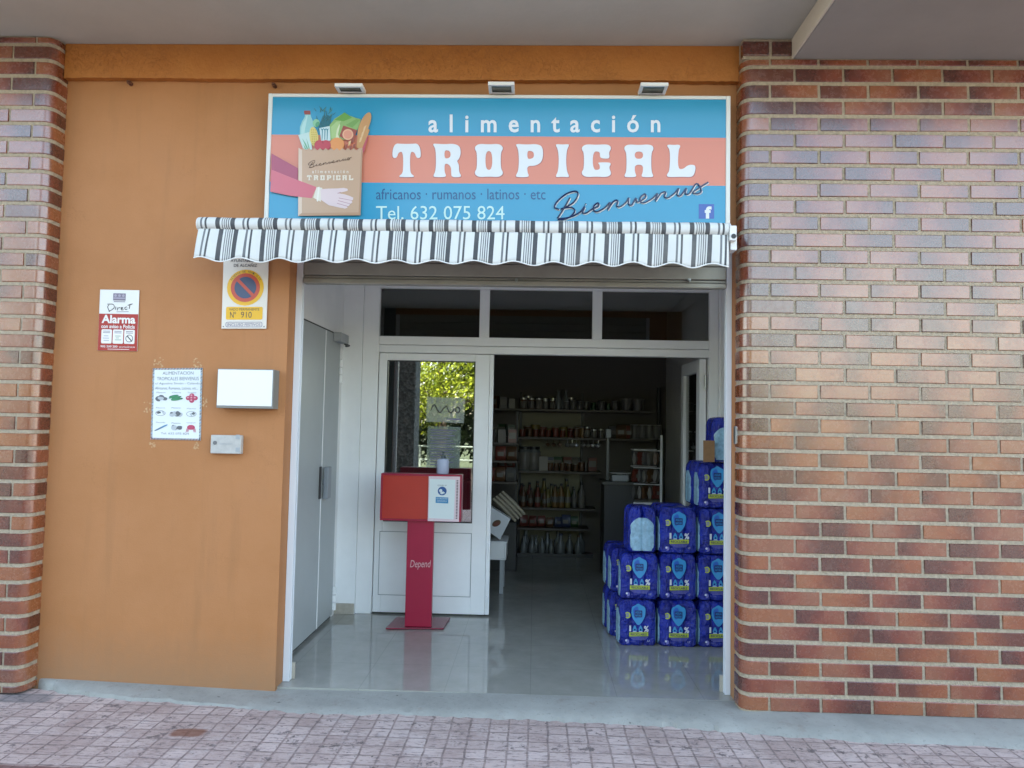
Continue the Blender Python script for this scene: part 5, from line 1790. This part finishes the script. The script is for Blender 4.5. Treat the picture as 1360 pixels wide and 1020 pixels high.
# gondola with packets along the left of the shop
YG = 3.2
gd = thing('side_shelf', (P(668, 700, YG).x, YG + .2, 0), 'dark free standing shelf with packets just right of the door edge inside the shop', 'shelf')
xg0, xg1 = P(615, 600, YG).x, P(688, 600, YG).x
gz_ = [P(668, py, YG).z for py in (588, 612, 640)]
for z in gz_:
    b = MB(); b.box((xg0, YG, z - .018), (xg1, YG + .4, z)); b.build('shelf', M_SHELF, gd, bevel=.002)
for x in (xg0 + .01, xg1 - .03):
    b = MB(); b.box((x, YG + .401, .001), (x + .02, YG + .43, P(668, 545, YG).z)); b.build('upright', M_UPR, gd)
b = MB(); b.box((xg0, YG + .02, .001), (xg1, YG + .4, .45)); b.build('base', M_UPR, gd, bevel=.005)
for li, z in enumerate(gz_):
    x = P(650, 600, YG).x
    j = 0
    while x < xg1 - .03:
        place('packet' if li else 'carton', (7, 3, 0, 5)[(j + li) % 4], x, YG + .06, z, ('carton on the upper board of the dark shelf beside the door edge', 'packet on the middle board of the dark shelf beside the door edge', 'packet on the lower board of the dark shelf beside the door edge')[li], 'carton' if li == 0 else 'packet', ('cartons on the upper side shelf', 'packets on the middle side shelf', 'packets on the lower side shelf')[li], random.uniform(-.3, .3), .95)
        x += .105
        j += 1

# produce stand at the door edge: white crate with a tilted picture box above
YC = 2.25
cs_ = thing('produce_crate', (P(655, 745, YC).x, YC + .15, 0), 'white plastic crate on legs just inside the open doorway, half hidden by the door edge', 'crate')
a, c = P(625, 720, YC), P(672, 744, YC)
b = MB(); b.box((a.x, YC, c.z), (c.x, YC + .32, c.z + .012)); b.box((a.x, YC, c.z + .0125), (a.x + .012, YC + .32, a.z)); b.box((c.x - .012, YC, c.z + .0125), (c.x, YC + .32, a.z)); b.box((a.x + .0125, YC, c.z + .0125), (c.x - .0125, YC + .012, a.z)); b.box((a.x + .0125, YC + .308, c.z + .0125), (c.x - .0125, YC + .32, a.z))
b.box((a.x - .006, YC - .006, a.z + .0005), (c.x + .01, YC + .33, a.z + .012))
b.build('crate', M_WHITE, cs_, bevel=.003)
for x in (a.x + .02, c.x - .05):
    for y in (YC + .02, YC + .28):
        b = MB(); b.box((x, y, .001), (x + .03, y + .03, c.z - .0005)); b.build('leg', M_GREYPL, cs_)
pz_ = a.z + .014
pb = thing('picture_carton', (P(662, 716, YC).x, YC + .06, pz_), 'white carton with a brown food picture, tilted on the white crate', 'carton')
b = MB()
q = [(649, 672), (678, 690), (664, 718), (640, 700)]
pts = [P(x, y, YC + .05) for x, y in q]
dz = pz_ - min(p.z for p in pts) + .001
pts = [p + Vector((0, 0, dz)) for p in pts]
b.prism(pts, (0, .10, 0)); b.build('carton', mat('white_card', (.62, .64, .66), .5), pb, bevel=.003)
ctr = sum(pts, Vector()) / 4
b = MB()
flat(b, [ell(ctr.x + .01, ctr.z - .005, .038, .024, rot=.5)], lambda x, y: (x, YC + .0490, y), 0); flat(b, [ell(ctr.x + .012, ctr.z - .01, .026, .014, rot=.5)], lambda x, y: (x, YC + .0484, y), 1)
b.build('picture', [GM[5], GM[0]], pb)
for i in range(4):
    x0, y0 = 655 + i * 4, 662 - i * 3
    b = MB(); p0, p1 = P(x0, y0, YC + .25 + .02 * i), P(x0 + 30, y0 + 30, YC + .25 + .02 * i)
    b.tube([p0, (p0 + p1) / 2 + Vector((0, 0, .006)), p1], [.012, .016, .011], 7)
    o = b.build('sugar_cane', mat('cane', (.34, .30, .22), .6), origin=p1)
    tag(o, 'pale sugar cane stick leaning in a bundle behind the picture carton', 'cane', 'sugar cane sticks')

# counter with a scale and the wire rack on the right
YR = 3.05
ct = thing('counter', (P(822, 740, YR).x, YR + .2, 0), 'dark shop counter near the wire rack in the right of the shop', 'counter')
xc0, xc1 = P(800, 650, YR).x, P(846, 650, YR).x
zc = P(822, 640, YR).z
b = MB(); b.box((xc0 + .02, YR + .02, .001), (xc1 - .02, YR + .4, zc - .03)); b.build('cabinet', M_UPR, ct, bevel=.004)
b = MB(); b.box((xc0, YR, zc - .0295), (xc1, YR + .42, zc)); b.build('top', mat('counter_top', (.08, .08, .075), .35), ct, bevel=.003)
wsx = P(824, 620, YR).x
ws = thing('weighing_scale', (wsx, YR + .12, zc), 'pale weighing scale with tray and display post on the dark counter', 'scale')
b = MB(); b.box((wsx - .07, YR + .04, zc + .001), (wsx + .08, YR + .22, zc + .06)); b.build('body', M_GREYPL, ws, bevel=.006)
b = MB(); b.box((wsx - .085, YR + .02, zc + .075), (wsx + .10, YR + .24, zc + .083)); b.box((wsx - .02, YR + .1, zc + .0605), (wsx + .03, YR + .15, zc + .0745)); b.build('tray', M_STEEL, ws, bevel=.002)
pxx = P(810, 600, YR).x
b = MB(); b.box((pxx - .012, YR + .20, zc + .001), (pxx + .014, YR + .225, P(810, 582, YR).z)); b.build('post', M_PALE, ws, bevel=.003)
b = MB(); b.box((pxx - .02, YR + .19, P(810, 582, YR).z + .001), (pxx + .03, YR + .23, P(810, 570, YR).z)); b.build('display', M_GREYPL, ws, bevel=.004)

rk = thing('wire_rack', (P(862, 670, YR).x, YR, 0), 'white wire rack hung with packets beside the right shop wall', 'rack')
xr_0, xr_1 = P(842, 620, YR).x, P(878, 620, YR).x
b = MB(); b.box((xr_1 - .008, YR - .004, .001), (xr_1 + .012, YR + .016, P(877, 578, YR).z)); b.build('post', M_WHITE, rk, bevel=.002)
b = MB(); b.box((xr_0 + .01, YR + .25, .001), (xr_0 + .026, YR + .266, P(842, 600, YR).z)); b.build('post', M_UPR, rk, bevel=.002)
lev = [P(860, py, YR).z for py in (598, 621, 643)]
for z in lev:
    b = MB()
    b.tube([(xr_0, YR, z), (xr_1 - .009, YR, z - .004)], .004, 6); b.tube([(xr_0, YR, z), (xr_0, YR + .25, z)], .004, 6); b.tube([(xr_0, YR + .25, z), (xr_1, YR + .25, z)], .004, 6)
    b.build('rail', M_WHITE, rk)
zt_ = P(860, 670, YR).z
b = MB(); b.box((xr_0, YR - .02, zt_), (xr_1 + .03, YR + .27, zt_ + .02)); b.build('tray', M_WHITE, rk, bevel=.003)
rn_ = ('top', 'middle', 'bottom')
for li, z in enumerate(lev):
    for i in range(5):
        x = xr_0 + .018 + i * (xr_1 - xr_0 - .05) / 4.2
        o = place('packet', (3, 0, 7, 3, 5)[(i + li) % 5], x, YR + .028, z - .135, 'pale striped packet hanging from the %s rail of the wire rack' % rn_[li], 'packet', 'packets on the %s rail of the rack' % rn_[li], .9 + random.uniform(-.3, .3), .82)
        o.rotation_euler = (0, random.uniform(-.15, .15), o.rotation_euler.z)
# shrink wrapped tins above the rack
xx = P(857, 575, YB).x
for i in range(4):
    place('can', 7, xx - .1 + i * .075, YB + .06, sz_(581), 'silver tin in the bright pack at the right end of the second shelf', 'tin', 'silver tins at the end of the second shelf', 0, 1.5)
# dark vertical pipe on the right wall
q = P(877, 600, 4.25)
b = MB(); b.tube([(q.x - .02, 4.25, .01), (q.x - .02, 4.25, P(877, 515, 4.25).z)], .022, 10); tag(b.build('pipe', M_UPR, smooth=True, origin=(q.x - .02, 4.25, 0)), 'dark vertical pipe in the rear right corner of the shop', 'pipe')

# ------------------------------------------------------------------ across the street (seen in the door glass and as sheen on the bricks)
def leaf_material(name, a, c):
    k = NT(name)
    at = k.n('ShaderNodeAttribute', attribute_name='tone')
    sp = k.n('ShaderNodeSeparateColor')
    k.l(at.outputs['Color'], sp.inputs[0])
    col = k.ramp(sp.outputs[0], [(0, a), (1, c)])
    k.l(col, k.b.inputs['Base Color'])
    k.b.inputs['Roughness'].default_value = .5
    k.b.inputs['Specular IOR Level'].default_value = .3
    tl = k.t.nodes.new('ShaderNodeBsdfTranslucent')
    k.l(col, tl.inputs['Color'])
    mx = k.t.nodes.new('ShaderNodeMixShader')
    mx.inputs[0].default_value = .3
    k.l(k.b.outputs[0], mx.inputs[1]); k.l(tl.outputs[0], mx.inputs[2])
    k.l(mx.outputs[0], k.t.nodes['Material Output'].inputs['Surface'])
    return k.m
M_LEAF = leaf_material('yellow_green_leaves', (.09, .135, .012), (.36, .42, .025))
M_LEAFD = leaf_material('dark_green_leaves', (.016, .03, .009), (.045, .075, .02))
M_BARK = mat('bark', (.10, .075, .05), .9, var=.3, vscale=20, bump=.6, bscale=40)
def crown(mb, clumps, n, size, rnd):
    for _ in range(n):
        cx, cy, cz, r = rnd.choice(clumps)
        d = Vector((rnd.gauss(0, 1), rnd.gauss(0, 1), rnd.gauss(0, 1))).normalized() * r * (rnd.random() ** .45)
        p = Vector((cx, cy, cz)) + d
        nn = Vector((rnd.gauss(0, 1), rnd.gauss(0, 1), rnd.gauss(.5, 1))).normalized()
        u = nn.orthogonal().normalized(); w = nn.cross(u)
        s_ = size * rnd.uniform(.6, 1.3)
        t_ = (rnd.random(), 0, 0, 1)
        mb.add([p - u * s_, p - w * s_ * .5, p + u * s_, p + w * s_ * .5], [(0, 1, 2, 3)], 0, None, [t_] * 4)
def tree(x, y, h, r, label, leafm, seed, n=3200):
    rnd = random.Random(seed)
    t = thing('street_tree', (x, y, -.04), label, 'tree', 'trees across the street')
    clumps = []
    b = MB()
    b.tube([(x, y, -.05), (x + .05, y, h * .25), (x - .04, y + .05, h * .5), (x, y, h * .85)], [.15, .12, .09, .03], 9)
    for i in range(11):
        a = i * 2.4 + rnd.random()
        z = h * rnd.uniform(.34, .92)
        rr = r * rnd.uniform(.35, .85) * (1.1 - .5 * z / h)
        e = Vector((x + cos(a) * rr, y + sin(a) * rr, z))
        b.tube([(x, y, z - rr * .45), ((x + e.x) / 2, (y + e.y) / 2, z - rr * .12), e], [.05, .035, .012], 6)
        clumps.append((e.x, e.y, e.z, r * rnd.uniform(.30, .50)))
    clumps.append((x, y, h * .9, r * .4))
    b.build('trunk', M_BARK, t, smooth=True)
    b = MB(); crown(b, clumps, int(n * 1.9), .062, rnd); b.build('crown', leafm, t)
tree(-12.6, -14.0, 6.6, 2.9, 'tall leafy tree across the street, farthest to the left', M_LEAFD, 3, 4500)
tree(-9.0, -14.6, 5.6, 2.4, 'leafy green tree across the street beside the tallest one', M_LEAFD, 13, 4000)
tree(-6.0, -15.4, 4.2, 2.0, 'darker low tree across the street between the tall ones and the yellow green one', M_LEAFD, 4)
tree(-2.6, -13.6, 5.0, 2.3, 'sunlit yellow green tree across the street mirrored in the door glass', M_LEAF, 5, 8000)
tree(-1.0, -15.6, 5.2, 2.6, 'dark tree behind the yellow green one, mirrored in the door glass', M_LEAFD, 6, 8000)
tree(4.3, -15, 3.6, 1.8, 'small tree across the street on the right', M_LEAF, 7)
rnd = random.Random(9)
b = MB(); crown(b, [(x_, -16.5 + rnd.uniform(-.2, .2), rnd.uniform(.4, 1.5), .7) for x_ in [5.5 + .45 * i for i in range(34)]], 15000, .08, rnd)
tag(b.build('hedge', M_LEAFD, origin=(13, -16.5, -.04)), 'clipped dark green hedge across the street', 'hedge')
b = MB(); crown(b, [(x_, -16.8 + rnd.uniform(-.2, .2), rnd.uniform(.3, 2.1), .7) for x_ in [-14 + .4 * i for i in range(48)] for _k in (0, 1)], 24000, .09, rnd)
tag(b.build('hedge', M_LEAFD, origin=(-5, -16.8, -.04)), 'low loose hedge under the trees across the street', 'hedge')
M_FENCE = mat('pale_green_paint', (.22, .27, .22), .5)
fe = thing('street_fence', (-1, -12.6, -.04), 'pale green painted street railing at the far pavement edge', 'fence')
for i in range(8):
    b = MB(); b.tube([(-7 + i * 2, -12.6, -.04), (-7 + i * 2, -12.6, .78)], .03, 8); b.build('post', M_FENCE, fe)
for z in (.4, .75):
    b = MB(); b.tube([(-7, -12.6, z), (7, -12.6, z)], .022, 8); b.build('rail', M_FENCE, fe)

b = MB(); b.box((-2.45, -5.3, -.03), (-1.90, -4.8, 5.2)); pl = b.build('added_pillar', pebble_material(), origin=(-2.17, -5.05, -.03), bevel=.02)  # guessed unseen pillar, added to darken the left of the glass reflection
tag(pl, 'dark pebbledash pillar added out of view on the pavement, mirrored at the left of the door glass', 'pillar')
